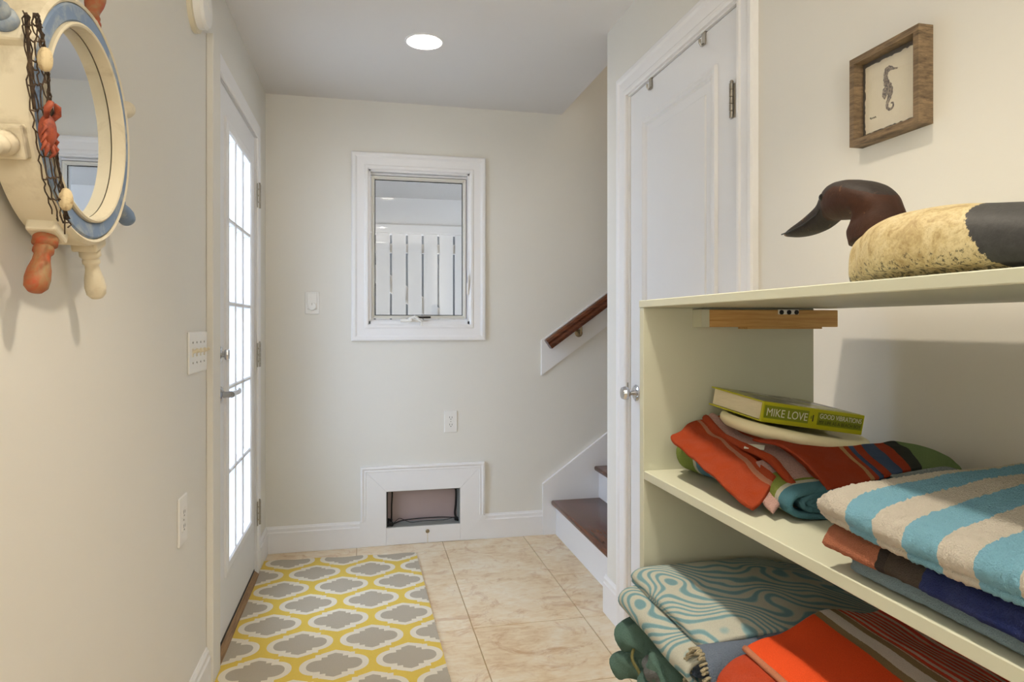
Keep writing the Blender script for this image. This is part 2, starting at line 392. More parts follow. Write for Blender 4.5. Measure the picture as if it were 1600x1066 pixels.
# ceiling with round holes for the cans
CX1 = 1.077
bm = bmesh.new()
def loop(pts):
    vs = [bm.verts.new(p) for p in pts]; return [bm.edges.new((vs[i], vs[(i+1) % len(vs)])) for i in range(len(vs))]
E = loop([(-.64, YB-.1, CEIL), (CX1, YB-.1, CEIL), (CX1, YF, CEIL), (-.64, YF, CEIL)])
for x, y in CANS: E += loop([(x+.071*math.cos(2*PI*i/40), y+.071*math.sin(2*PI*i/40), CEIL) for i in range(40)])
bmesh.ops.triangle_fill(bm, edges=E, use_beauty=True)
mb = MB(); mb.bm.free(); mb.bm = bm
mb.box((CX1-.02, 2.545, CEIL+.002), (CX1, YF, 4.6)); mb.box((-.64, YB-.1, CEIL+.12), (CX1, YF+.1, CEIL+.16))  # the slab over the ceiling is unseen, put in to block outside light
mb.box((CX1, 2.44, 4.5), (3.4, YF+.1, 4.6))
struct(mb.build('ceiling', 'ceil', norm=False), 'pale flat ceiling with recessed lamp')

# baseboards
def bprof(h=.135, t=.014): return [(0, 0), (0, t), (h-.032, t), (h-.026, t-.004), (h-.012, t-.004), (h-.006, t-.008), (h, t-.010), (h, 0)]
def baseboard(name, pts, fn3, label, h=.135):
    """pts along the wall at floor level"""
    m = MB(); m.sweep(pts, bprof(h), fn3); return struct(m.build(name, 'white'), label)
baseboard('baseboard_left', [(YB, 0), (2.288, 0)], lambda a, b, h: (XL+h, a, b), 'white baseboard along the left wall')
baseboard('baseboard_left_corner', [(3.345, 0), (YF, 0)], lambda a, b, h: (XL+h, a, b), 'short white baseboard between glazed door and corner')
baseboard('baseboard_far', [(XL, 0), (-.025, 0)], lambda a, b, h: (a, YF-h, b), 'white baseboard left of the hatch')
baseboard('baseboard_far_right', [(.636, 0), (.965, 0)], lambda a, b, h: (a, YF-h, b), 'white baseboard between hatch and stairs')
m = MB(); m.sweep([(2.40, 0), (2.559, 0)], bprof(.15), lambda a, b, h: (XR-h, a, b))
struct(m.build('baseboard_right', 'white'), 'white baseboard at the corner by the stairs')
m = MB(); m.sweep([(YB, 0), (1.465, 0)], bprof(), lambda a, b, h: (XR-h, a, b)); struct(m.build('baseboard_right_near', 'white'), 'white baseboard behind the shelves')

# ------------------------------------------------------------------ casing profiles
CAS = [(0, 0), (0, .010), (.006, .014), (.016, .014), (.022, .011), (.056, .013), (.066, .018), (.078, .018), (.084, .014), (.084, 0)]
def scaled(pr, w, t): return [(d*w/.084, h*t/.018) for d, h in pr]

# window_1 ---------------------------------------------------------------------------------
rect = [(WX0+.006, WZ0+.006), (WX0+.006, WZ1-.006), (WX1-.006, WZ1-.006), (WX1-.006, WZ0+.006)]
win = struct(MB().sweep(rect, scaled(CAS, .088, .019), fF, True).build('window_1', 'white'), 'small crank window in a wide white casing')
m = MB(); d0, d1 = YF-.002, YF+.14
for a, b in (((WX0, d0, WZ0), (WX0+.016, d1, WZ1)), ((WX1-.016, d0, WZ0), (WX1, d1, WZ1)), ((WX0, d0, WZ1-.016), (WX1, d1, WZ1)), ((WX0, d0, WZ0), (WX1, d1, WZ0+.022))): m.box(a, b)
m.build('jamb', 'white', win)
sash = [(.031, 1.204), (.031, 1.966), (.538, 1.966), (.538, 1.204)]
m = MB(); m.sweep(sash, [(0, 0), (0, .022), (-.008, .024), (-.014, .018), (-.018, .004), (-.018, -.02), (0, -.02)], lambda a, b, h: (a, YF+.045-h, b), True)
sh = m.build('sash', 'vinyl', win)
m = MB().sweep([(.048, 1.221), (.048, 1.949), (.521, 1.949), (.521, 1.221)], [(0, 0), (0, .004), (-.0035, .004), (-.0035, 0)], lambda a, b, h: (a, YF+.041-h, b), True); m.build('glazing_bead', 'black', sh)
MB().box((.045, YF+.044, 1.218), (.524, YF+.048, 1.952)).build('pane', 'glass', sh)
m = MB().sweep([(.0265, 1.199), (.0265, 1.971), (.5425, 1.971), (.5425, 1.199)], [(0, 0), (0, .03), (.0, .031), (.011, .031), (.011, 0)], lambda a, b, h: (a, YF+.06-h, b), True); m.build('frame', 'white', win)
# crank
m = MB(); m.box((.180, YF-.016, 1.186), (.300, YF+.01, 1.202), .004, 2); m.lathe([(.012, 0), (.012, .02), (.009, .026)], Matrix.Translation((.235, YF-.004, 1.200)) @ Matrix.Rotation(PI/2, 4, 'X'), 16)
m.tube([(.235, YF-.028, 1.205), (.255, YF-.034, 1.215), (.275, YF-.034, 1.203), (.292, YF-.03, 1.185), (.29, YF-.03, 1.165)], [.007, .007, .006, .006, .007], 8)
m.build('crank_handle', 'plastic', win, True)
MB().box((.272, YF+.012, 1.207), (.345, YF+.024, 1.216), .002).build('operator_slot', 'black', win)
m = MB(); m.box((.5385, YF-.008, 1.335), (.5515, YF+.012, 1.40), .004, 2); m.tube([(.545, YF-.006, 1.36), (.546, YF-.016, 1.40), (.545, YF-.018, 1.44)], [.006, .005, .004], 8)
m.build('sash_lock', 'plastic', win, True)
MB().box((.542, YF-.011, 1.385), (.547, YF-.006, 1.432), .001).build('lock_slot', 'black', win)

# door_1 : glazed door in left wall ----------------------------------------------------------
dx0, dx1 = -.549, -.505
m = MB(); Y0, Y1 = 2.408, 3.262; Z0, Z1 = .032, 2.040; gy0, gy1, gz0, gz1 = 2.628, 3.136, .282, 1.902
m.box((dx0, Y0, Z0), (dx1, gy0, Z1)); m.box((dx0, gy1, Z0), (dx1, Y1, Z1)); m.box((dx0, gy0, Z0), (dx1, gy1, gz0)); m.box((dx0, gy0, gz1), (dx1, gy1, Z1))
d1o = struct(m.build('door_1', 'doorwhite'), 'white exterior door with fifteen glass lites')
rc = [(gy0+.012, gz0+.012), (gy0+.012, gz1-.012), (gy1-.012, gz1-.012), (gy1-.012, gz0+.012)]
m = MB()
for sx, xx in ((1, dx1), (-1, dx0)):
    m.sweep(rc, [(0, -.02), (0, .004), (.006, .010), (.030, .012), (.040, .008), (.048, .008), (.052, 0), (.052, -.002), (.012, -.002), (.012, -.02)], lambda a, b, h: (xx+sx*h, a, b), True)
m.build('lite_frame', 'doorwhite', d1o)
gz = [gz0+.012, .615, .935, 1.251, 1.567, gz1-.012]; gy = [gy0+.012, 2.795, 2.952, gy1-.012]
for z in gz[1:-1]:
    m = MB()
    for xx, s in ((dx1, 1), (dx0, -1)):
        m.prism([(xx-s*.018, gy[0], z-.010), (xx+s*.001, gy[0], z-.008), (xx+s*.006, gy[0], z-.003), (xx+s*.006, gy[0], z+.003), (xx+s*.001, gy[0], z+.008), (xx-s*.018, gy[0], z+.010)], (0, gy[-1]-gy[0], 0))
    m.build('muntin', 'doorwhite', d1o)
for y in gy[1:-1]:
    m = MB()
    for xx, s in ((dx1, 1), (dx0, -1)):
        m.prism([(xx-s*.018, y-.010, gz[0]), (xx+s*.001, y-.008, gz[0]), (xx+s*.006, y-.003, gz[0]), (xx+s*.006, y+.003, gz[0]), (xx+s*.001, y+.008, gz[0]), (xx-s*.018, y+.010, gz[0])], (0, 0, gz[-1]-gz[0]))
    m.build('muntin', 'doorwhite', d1o)
xm = (dx0+dx1)/2
for i in range(5):
    for j in range(3):
        MB().box((xm-.002, gy[j], gz[i]), (xm+.002, gy[j+1], gz[i+1])).build('pane', 'glass', d1o)
def hinge(parent, x, y, z, sgn, h=.112, mat='steel', leaf=True):
    m = MB()
    for q in range(5):
        m.lathe([(.0052, 0), (.0064, .0012), (.0064, h/5-.002), (.0052, h/5-.0008)], Matrix.Translation((x+sgn*.006, y, z-h/2+q*h/5)), 12)
    if leaf:
        m.box((x-.001, y-.028, z-h/2), (x+sgn*.003, y-.004, z+h/2)); m.box((x-.001, y+.004, z-h/2), (x+sgn*.004, y+.034, z+h/2))
    m.lathe([(.004, 0), (.0055, .003), (.003, .007)], Matrix.Translation((x+sgn*.006, y, z+h/2)), 10)
    hn = m.build('hinge', mat, parent, True)
    if leaf:
        for yy in (y-.016, y+.02):
            for dz in (-.03, 0, .03):
                MB().lathe([(.0035, 0), (.0035, .0015)], Matrix.Translation((x+sgn*.003, yy, z+dz)) @ Matrix.Rotation(sgn*PI/2, 4, 'Y'), 8).build('screw', 'brass', hn)
for z in (1.774, 1.030, .290): hinge(d1o, -.492, 3.292, z, 1)
ry = Matrix.Rotation(PI/2, 4, 'Y')
# deadbolt
m = MB().lathe([(.033, 0), (.033, .005), (.027, .011), (.018, .013)], Matrix.Translation((dx1, 2.492, 1.066)) @ ry, 28); db = m.build('deadbolt', 'chrome', d1o, True)
m = MB(); m.lathe([(.011, 0), (.010, .012)], Matrix.Translation((dx1+.012, 2.492, 1.066)) @ ry, 16); m.box((dx1+.022, 2.478, 1.048), (dx1+.036, 2.508, 1.084), .004, 2); m.build('thumb_turn', 'chrome', db, True)
m = MB().lathe([(.034, 0), (.034, .004), (.029, .009), (.021, .016), (.016, .018)], Matrix.Translation((dx1, 2.492, .925)) @ ry, 28); lv = m.build('rose', 'chrome', d1o, True)
m = MB(); m.lathe([(.013, .014), (.011, .03), (.012, .045)], Matrix.Translation((dx1, 2.492, .925)) @ ry, 20)
m.tube(cr([(dx1+.045, 2.485, .925), (dx1+.048, 2.51, .926), (dx1+.05, 2.55, .926), (dx1+.051, 2.585, .926), (dx1+.047, 2.60, .932)], 14), [.011]*3+[.0095]*8+[.010, .010, .008], 12)
m.build('lever_handle', 'chrome', lv, True)
MB().box((dx0+.004, Y0+.004, .026), (dx1+.002, Y1-.004, .036)).build('sweep', 'black', d1o)
# jamb, stop, casing
m = MB(); m.box((XL-.14, DY0, 0), (XL+.001, DY0+.010, DZ1)); m.box((XL-.14, DY1-.010, 0), (XL+.001, DY1, DZ1)); m.box((XL-.14, DY0, DZ1-.012), (XL+.001, DY1, DZ1))
m.box((dx0-.014, DY0+.010, 0), (dx0-.002, DY0+.024, DZ1)); m.box((dx0-.014, DY1-.024, 0), (dx0-.002, DY1-.010, DZ1))
struct(m.build('trim_1', 'white'), 'white door jamb around the glazed door')
m = MB(); m.box((XL, 2.290, 0), (XL+.021, 2.400, 2.11), .002)
struct(m.build('trim_2', 'wall'), 'cream side casing on the latch side of the glazed door')
m = MB(); m.box((XL, 3.272, 0), (XL+.012, 3.345, 2.0438), .003); m.box((XL, 2.400, 2.044), (XL+.012, 3.345, 2.11), .003)
struct(m.build('trim_3', 'white'), 'white casing at hinge side and head of the glazed door')
m = MB(); m.prism([(XL-.14, DY0+.01, 0), (XL-.14, DY0+.01, .022), (XL-.03, DY0+.01, .030), (XL-.008, DY0+.01, .030), (XL+.018, DY0+.01, .008), (XL+.018, DY0+.01, 0)], (0, DY1-DY0-.02, 0))
struct(m.build('trim_4', 'thresh'), 'worn brown wooden threshold under the glazed door')

# door_2 : closet door -----------------------------------------------------------------------
fx = XR+.006
m = MB(); m.box((fx, 1.573, .012), (fx+.035, 2.315, 2.020), .001)
d2 = struct(m.build('door_2', 'doorwhite'), 'white panelled closet door behind the shelves')
fD = lambda a, b, h: (fx-h, a, b)
for z0, z1 in ((1.02, 1.905), (.20, .86)):
    r = [(1.690, z0), (1.690, z1), (2.205, z1), (2.205, z0)]
    m = MB(); m.sweep(r, [(0, 0), (-.004, .009), (-.014, .010), (-.022, .004), (-.03, .006), (-.036, 0)], fD, True); m.build('panel_moulding', 'doorwhite', d2)
    MB().box((fx-.004, 1.755, z0+.065), (fx+.01, 2.14, z1-.065), .003).build('panel', 'doorwhite', d2)
cp = [(CY1, 0), (CY1, CZ1), (CY0, CZ1), (CY0, 0)]
m = MB(); m.sweep(cp[::-1], scaled(CAS, .082, .02), fR)
struct(m.build('trim_5', 'white'), 'white moulded casing around the closet door')
m = MB(); m.box((XR-.002, CY1-.005, 0), (XR+.09, CY1+.001, CZ1)); m.box((XR-.002, CY0-.001, 0), (XR+.09, CY0+.005, CZ1)); m.box((XR-.002, CY0, CZ1-.005), (XR+.09, CY1, CZ1+.001))
struct(m.build('trim_6', 'white'), 'white jamb of the closet door')
for z in (1.772, .25):
    hinge(d2, fx-.002, 1.606, z, -1, .095, leaf=False); MB().box((fx-.003, 1.600, z-.046), (fx, 1.622, z+.046), .001).build('hinge_leaf', 'steel', d2)
rn = Matrix.Rotation(-PI/2, 4, 'Y')
m = MB().lathe([(.030, 0), (.030, .004), (.024, .008), (.014, .010)], Matrix.Translation((fx, 2.262, .922)) @ rn, 28); kr = m.build('rose', 'chrome', d2, True)
m = MB().lathe([(.009, .008), (.009, .022), (.012, .028), (.022, .036), (.025, .046), (.021, .056), (.008, .060)], Matrix.Translation((fx, 2.262, .922)) @ rn, 24); m.build('knob', 'chrome', kr, True)
MB().box((XR-.006, CY1-.004, .895), (XR+.004, CY1+.006, .955)).build('strike_plate', 'steel', d2)
for (y, lb) in ((2.133, 'small clear-grey over-door hook at the far top corner of the closet door'), (1.765, 'small clear-grey over-door hook in the top middle of the closet door')):
    m = MB(); m.box((fx-.004, y-.011, 1.985), (fx-.001, y+.011, 2.0245), .0008); m.box((fx-.004, y-.011, 2.0215), (fx+.04, y+.011, 2.0245), .0008)
    m.tube([(fx-.003, y, 1.990), (fx-.012, y, 1.984), (fx-.016, y, 1.992), (fx-.016, y, 2.002)], .0035, 8)
    tag(m.build('over_door_hook', 'steel'), lb, 'hook', 'hooks over the closet door')

# ------------------------------------------------------------------ stairs
st = thing('staircase', (1.04, YF-.5, 0), 'staircase with dark walnut treads and white risers', 'stairs')
N = 8
for i in range(N):
    x = 1.04+.252*i; z = .013+.18*(i+1)
    MB().box((x, 2.552, z-.207+.0), (x+.016, YF-.02, z-.026)).build('riser', 'white', st)
    MB().box((x-.030, 2.552, z-.026), (x+.262, YF-.02, z), .010, 3).build('tread', 'tread', st, True, 50)
def skirt(y0, y1): return MB().prism([(.965, y0, 0), (.965, y0, .285), (.965+2.3, y0, .285+2.3*.714), (.965+2.3, y0, .285+2.3*.714-.5), (1.30, y0, 0)], (0, y1-y0, 0))
skirt(YF-.020, YF).build('skirt_board', 'white', st)
skirt(2.547, 2.556).build('skirt_board', 'white', st)
# handrail
hr = thing('handrail', (1.0, YF-.03, 1.0), 'dark stained wooden handrail on a white backing board up the stairs', 'handrail')
L = 2.0; sl = .714
m = MB().prism([(.958, YF-.012, .889), (.958, YF-.012, 1.085), (.981, YF-.012, 1.098), (.981+L, YF-.012, 1.098+L*sl), (.981+L, YF-.012, 1.098+L*sl-.205)], (0, .012, 0)); m.build('backing_board', 'white', hr)
prof = [(-.022, -.028), (.022, -.028), (.026, -.012), (.020, 0), (.026, .012), (.022, .026), (.008, .032), (-.008, .032), (-.022, .026), (-.026, .012), (-.020, 0), (-.026, -.012)]
ang = math.atan(sl); ca, sa = math.cos(ang), math.sin(ang); R0 = Vector((.983, YF-.058, 1.062))
P = []
for s in (0, 2.2):
    P.append([(R0.x+s*ca-b*sa, R0.y+a, R0.z+s*sa+b*ca) for a, b in prof])
m = MB(); vs = m.grid([P[0], P[1]], closed=True); m.bm.faces.new(vs[0]); m.bm.faces.new(vs[1][::-1])
m.build('rail', 'rail', hr, True, 40)
for s in (.235, 1.2):
    c = R0+Vector((s*ca, 0, s*sa)); m = MB()
    m.lathe([(.022, 0), (.022, .004), (.012, .008)], Matrix.Translation((c.x, YF-.013, c.z-.075)) @ Matrix.Rotation(PI/2, 4, 'X'), 18)
    m.tube(cr([(c.x, YF-.02, c.z-.075), (c.x, YF-.05, c.z-.078), (c.x, c.y, c.z-.06), (c.x, c.y, c.z-.033)], 10), .006, 8)
    m.obox(Matrix.Translation((c.x, c.y, c.z-.033)) @ Matrix.Rotation(-ang, 4, 'Y'), (.05, .022, .004))
    m.build('bracket', 'brass', hr, True)

# ------------------------------------------------------------------ low hatch in the far wall
m = MB(); o = [(-.025, 0), (-.025, .421), (.636, .421), (.636, 0)]
prf = [(0, 0), (0, .019), (-.009, .021), (-.018, .015), (-.026, .017), (-.030, .010), (-.030, 0)]
HB = YF-.014
def fH(a, b, h): return (a, YF-h, b)
boards = [[(-.020, .133), (HX0, .002), (HX0, HZ1), (-.020, .416)], [(-.020, .416), (HX0, HZ1), (HX1, HZ1), (.631, .416)], [(.631, .416), (HX1, HZ1), (HX1, .002), (.631, .133)], [(HX0, .002), (HX0, HZ0), (HX1, HZ0), (HX1, .002)], [(-.030, .001), (HX0+.004, .001), (-.018, .131), (-.030, .131)], [(HX1-.004, .001), (.641, .001), (.641, .131), (.629, .131)]]
ho = None
for q in boards:
    cx = sum(p[0] for p in q)/4; cz = sum(p[1] for p in q)/4
    pts = [(p[0]+(cx-p[0])*.003, YF-.013, p[1]+(cz-p[1])*.003) for p in q]
    if len(set(p[1] for p in q)) < 3 and q[0][1] == .001: pts = [(p[0], YF-.0136, p[1]) for p in q]
    mm = MB().prism(pts, (0, .0125, 0))
    if ho is None:
        ho = struct(mm.build('trim_7', 'white'), 'white mitred board surround of the low wall hatch')
    else: mm.build('board', 'white', ho)
m = MB(); m.sweep([(-.025, .135), (-.025, .421), (.636, .421), (.636, .135)], prf, fH)
m.build('cap_moulding', 'white', ho)
pd = thing('wall_hatch', ((HX0+HX1)/2, YF+.06, HZ0), 'low rectangular wall hatch with mauve flap and black taped edges', 'hatch')
m = MB(); d0, d1 = YF-.006, YF+.13
m.box((HX0, d0, HZ0), (HX0+.003, d1, HZ1)); m.box((HX1-.003, d0, HZ0), (HX1, d1, HZ1)); m.box((HX0, d0, HZ1-.003), (HX1, d1, HZ1)); m.box((HX0, d0, HZ0), (HX1, d1, HZ0+.003))
M['liner'] = plain('grey_liner', (150, 152, 146), .45, var=.1); m.build('liner', 'liner', pd)
m = MB(); m.box((HX0+.006, YF+.075, HZ0+.006), (HX1-.006, YF+.083, HZ1-.006), .003); m.build('flap', 'mauve', pd)
m = MB()
def strip(p, r): m.tube(cr(p, 18), r, 6)
xa, xb, za, zb, yy = HX0+.004, HX1-.004, HZ0+.005, HZ1-.004, YF+.066
strip([(xa+.014, yy-.03, zb), (xa+.03, yy, zb-.018), (xa+.027, yy, .19), (xa+.026, yy, za+.02), (xa+.012, yy-.03, za+.006)], .0042)
strip([(xa+.002, YF+.012, zb-.001), ((xa+xb)/2, YF+.03, zb+.0), (xb-.05, YF+.02, zb-.002), (xb-.004, YF+.01, zb-.002)], .0042)
strip([(xb-.03, yy-.01, zb-.002), (xb-.012, yy-.02, zb-.018), (xb-.012, yy-.02, .19), (xb-.016, yy-.01, za+.03), (xb-.006, yy-.05, za+.006)], .006)
strip([(xa+.02, yy-.05, za+.004), (xa+.1, yy-.01, za+.014), (xb-.12, yy-.01, za+.018), (xb-.01, yy-.03, za+.016)], .003)
strip([(xa+.002, YF+.004, zb), (xa+.002, YF+.004, za)], .003)
m.build('black_seal', 'black', pd, True)
m = MB()
strip([(xa+.036, yy-.03, za+.006), (xa+.065, yy-.03, za+.030), (xa+.09, yy-.03, za+.022), (xa+.13, yy-.035, za+.006), (xa+.2, yy-.04, za+.012), (xb-.08, yy-.04, za+.010), (xb-.01, yy-.03, za+.022)], .0016)
m.build('cable', 'black', pd, True)
m = MB()
for q in range(9): m.tube([(xa+.004+random.random()*.03, YF+random.random()*.03, za+random.random()*.035) for _ in range(3)], .004, 6)
m.box((xb-.022, yy-.04, za), (xb-.001, yy-.02, za+.02), .004); m.build('tape_lump', 'black', pd, True)['kind'] = 'stuff'
m = MB().lathe([(.0105, 0), (.0105, .004), (.007, .007), (.004, .0055)], Matrix.Translation((.325, YF-.013, .064)) @ Matrix.Rotation(PI/2, 4, 'X'), 20); m.build('screw_cap', 'brass', pd, True)
MB().box((.3235, YF-.0135, .002), (.3265, YF-.0128, .052)).build('paint_run', 'ivory', pd)

# ------------------------------------------------------------------ wall plates
def outlet(fn, a, b, label, wd=.072, ht=.118, yaw=None):
    c = Vector(fn(a, b, 0)); t = thing('wall_outlet', c, label, 'outlet')
    def fb(m, a0, b0, a1, b1, h0, h1, bev=0): m.box(fn(a0, b0, h0), fn(a1, b1, h1), bev); return m
    fb(MB(), a-wd/2, b-ht/2, a+wd/2, b+ht/2, 0, .006, .003).build('cover_plate', 'plastic', t)
    for s in (-1, 1):
        zc = b+s*.0195; m = MB(); 
        pr = [(-.016, -.009), (-.011, -.0135), (.011, -.0135), (.016, -.009), (.016, .009), (.011, .0135), (-.011, .0135), (-.016, .009)]
        m.bm.faces.new([m.bm.verts.new(fn(a+p, zc+q, .0078)) for p, q in pr])
        r = bmesh.ops.extrude_face_region(m.bm, geom=m.bm.faces[:]); n = Vector(fn(0, 0, 1))-Vector(fn(0, 0, 0))
        bmesh.ops.translate(m.bm, verts=[v for v in r['geom'] if isinstance(v, bmesh.types.BMVert)], vec=-n*.006)
        so = m.build('socket', 'plastic', t)
        m = MB(); fb(m, a-.0075, zc-.001, a-.0055, zc+.008, .006, .0083); fb(m, a+.0055, zc-.001, a+.0075, zc+.007, .006, .0083); fb(m, a-.002, zc-.009, a+.002, zc-.005, .006, .0083); m.build('slots', 'black', so)
    m = MB(); fb(m, a-.002, b-.002, a+.002, b+.002, .006, .0075); m.build('screw', 'steel', t)
outlet(fF, .451, .647, 'white duplex outlet on the end wall below the window')
outlet(fL, 1.995, .628, 'white duplex outlet low on the left wall', .085, .135)
c = Vector((XL, 2.165, 1.088)); t = thing('light_switch', c, 'white four-gang toggle switch plate beside the glazed door', 'switch')
MB().box((XL, 2.055, 1.026), (XL+.006, 2.275, 1.150), .003).build('cover_plate', 'plastic', t)
for i in range(4):
    y = 2.165+(i-1.5)*.046
    MB().box((XL+.005, y-.006, 1.076), (XL+.0075, y+.006, 1.100)).build('toggle_slot', 'ivory', t)
    MB().obox(Matrix.Translation((XL+.014, y, 1.093)) @ Matrix.Rotation(math.radians(-28), 4, 'Y'), (.020, .008, .009), .002).build('toggle', 'ivory', t)
    for dz in (-.03, .03): MB().lathe([(.003, 0), (.003, .0015)], Matrix.Translation((XL+.006, y, 1.088+dz)) @ ry, 8).build('screw', 'steel', t)
t = thing('dial_control', (-.270, YF, 1.284), 'white rotary dial control on the end wall left of the window', 'dial')
MB().box((-.306, YF-.006, 1.226), (-.234, YF, 1.342), .003).build('cover_plate', 'plastic', t)
MB().box((-.295, YF-.011, 1.25), (-.245, YF-.005, 1.335), .002).build('body', 'plastic', t)
m = MB().lathe([(.021, 0), (.020, .010), (.017, .012)], Matrix.Translation((-.270, YF-.011, 1.266)) @ Matrix.Rotation(PI/2, 4, 'X'), 24); m.build('knob', 'plastic', t, True)
MB().box((-.271, YF-.0245, 1.272), (-.269, YF-.022, 1.284)).build('pointer', 'steel', t)
# smoke detector
t = thing('smoke_detector', (XL, 2.10, 2.115), 'round white smoke detector high on the left wall', 'detector')
md = Matrix.Translation((XL, 2.12, 2.118)) @ ry
MB().lathe([(.078, 0), (.078, .012), (.072, .014)], md, 40).build('base_plate', 'ivory', t, True)
MB().lathe([(.066, .012), (.066, .034), (.060, .042), (.03, .044)], md, 40).build('cover', 'plastic', t, True)
MB().lathe([(.012, .043), (.012, .046), (.008, .047)], md, 20).build('test_button', 'plastic', t, True)

# ------------------------------------------------------------------ ceiling cans
for i, (x, y) in enumerate(CANS):
    if i > 1: pass
    lab = ['round recessed ceiling lamp in front of the end wall', 'round recessed ceiling lamp above the shelves', 'round recessed fill lamp added unseen behind the viewpoint', 'round recessed fill lamp added unseen at the back of the hall'][i]
    t = thing('ceiling_lamp', (x, y, CEIL), lab, 'lamp', 'recessed ceiling lamps')
    m = MB().lathe([(.070, .05), (.0705, .0), (.073, -.004), (.080, -.003), (.081, .0)], Matrix.Translation((x, y, CEIL)), 48, False); m.build('trim_ring', 'white', t, True)
    m = MB().lathe([(.0695, .002), (.066, .03), (.060, .055)], Matrix.Translation((x, y, CEIL)), 48, False); m.build('baffle', 'white', t, True)
    h = .004 if i == 1 else .031
    m = MB().lathe([(.066, h+.005), (.03, h+.001), (.004, h)], Matrix.Translation((x, y, CEIL)), 48); m.build('lens', 'lens', t, True)

# made-up, unseen fixtures for the added hall uplight and stairwell light
t = thing('added_fill_lamp', (-.15, -1.7, 0), 'made-up slim floor lamp with an upward bowl shade, added behind the viewpoint for fill light', 'lamp')
TF = Matrix.Translation((-.15, -1.7, 0))
MB().lathe([(.13, 0), (.13, .012), (.03, .022)], TF, 32).build('base', 'steel', t, True)
MB().lathe([(.012, .02), (.012, .90)], TF, 16).build('pole', 'steel', t, True)
MB().lathe([(.02, .88), (.12, .90), (.27, .96), (.285, .99), (.278, .99), (.26, .965), (.11, .91), (.01, .90)], TF, 40, False).build('lamp_shade', 'plastic', t, True)
t = thing('added_stair_lamp', (2.3, 3.05, 4.5), 'made-up flush round lamp added unseen above the staircase to brighten the stairwell', 'lamp')
MB().lathe([(.17, 4.46), (.17, 4.5)], Matrix.Translation((2.3, 3.05, 0)), 32).build('canopy', 'white', t, True)

# ------------------------------------------------------------------ rug
t = None
nx, ny = 36, 60; c4 = [Vector((-.487, 2.085, 0)), Vector((.272, 2.115, 0)), Vector((.252, 3.402, 0)), Vector((-.489, 3.440, 0))]
P = []
for i in range(ny+1):
    row = []
    for j in range(nx+1):
        u, v = j/nx, i/ny; p = (c4[0]*(1-u)+c4[1]*u)*(1-v)+(c4[3]*(1-u)+c4[2]*u)*v
        z = .009+.001*noise.noise(p*7)
        if u > .97 and v < .06: z += .004
        if v > .985: p.y += .006*math.sin(u*22)
        row.append((p.x, p.y, z))
    P.append(row)
m = MB(); vs = m.grid(P)
r = bmesh.ops.extrude_face_region(m.bm, geom=m.bm.faces[:])
for g in r['geom']:
    if isinstance(g, bmesh.types.BMVert): g.co.z = .0015
rg = tag(m.build('area_rug', 'rug', None, True, 40), 'grey and yellow trellis patterned rug on the tile floor by the glazed door', 'rug')

# ------------------------------------------------------------------ shelf unit
XF, XB, YP = .505, .866, 1.15
su = thing('shelf_unit', (.69, .6, 0), 'pale sage painted open shelf unit along the right wall', 'shelf')
MB().box((XF, YP, 0), (XB, YP+.018, 1.2025), .001).build('side_panel', 'sage', su)
MB().box((XF, -.22, 0), (XB, -.202, 1.2025), .001).build('side_panel', 'sage', su)
MB().box((XF-.001, -.23, 1.2025), (.914, YP+.019, 1.2160), .0012).build('shelf', 'sage', su)
MB().box((XF, -.202, .883), (.900, YP, .899), .0012).build('shelf', 'sage', su)
MB().box((XF, -.202, .534), (.880, YP, .550), .0012).build('shelf', 'sage', su)
MB().box((XF, -.202, .20), (.880, YP, .216), .0012).build('shelf', 'sage', su)
cl = MB().box((.607, 1.115, 1.166), (.893, 1.150, 1.1985), .001).build('cleat', 'pine', su)
MB().box((.604, 1.1145, 1.1655), (.620, 1.1505, 1.199), .0005).build('painted_end', 'sage', cl)
MB().box((.70, 1.118, 1.1625), (.86, 1.150, 1.1662)).build('cleat_edge', 'pine', cl)
m = MB(); m.box((.762, 1.1125, 1.190), (.806, 1.1155, 1.1995), .001); lp = m.build('metal_clip', 'plastic', cl)
for x in (.768, .784, .800): MB().lathe([(.0045, 0), (.0045, .002), (.002, .003)], Matrix.Translation((x, 1.113, 1.194)) @ Matrix.Rotation(PI/2, 4, 'X'), 10).build('clip_screw', 'black', cl)

# ------------------------------------------------------------------ picture frame with seahorse
t = thing('picture_frame', (XR, 1.045, 1.604), 'small square weathered-wood shadow box frame with a seahorse print', 'picture')
r = [(.972, 1.530), (.972, 1.678), (1.118, 1.678), (1.118, 1.530)]
m = MB(); m.sweep([(.962, 1.519), (.962, 1.690), (1.129, 1.690), (1.129, 1.519)], [(0, 0), (0, .030), (-.012, .030), (-.013, .010), (-.004, .0)], fR, True); m.build('frame', 'frame', t)
M['mat'] = plain('dark_mat', (92, 88, 84), .8); MB().box(fR(.972, 1.529, .004), fR(1.119, 1.680, .008)).build('backing', 'mat', t)
def linen():
    k = NT('linen'); v = k.coord(); a = k.noise(k.map(v, (1, 900, 60)), 1, 2); b = k.noise(k.map(v, (1, 60, 900)), 1, 2)
    k.base(k.mix(k.m('MULTIPLY', k.m('ADD', a, b), .5), lin((214, 204, 180)), lin((242, 234, 214)))); k.rough(.9); k.bump(a, .2, .001); return k.mat
M['linen'] = linen()
m = MB(); pts = []
random.seed(3)
q0, q1, w0, w1 = .986, 1.109, 1.540, 1.668
for i in range(24): pts.append((q0+(q1-q0)*i/24, w0+random.uniform(-.0015, .0015)))
for i in range(24): pts.append((q1+random.uniform(-.0015, .0015), w0+(w1-w0)*i/24))
for i in range(24): pts.append((q1-(q1-q0)*i/24, w1+random.uniform(-.0015, .0015)))
for i in range(24): pts.append((q0+random.uniform(-.0015, .0015), w1-(w1-w0)*i/24))
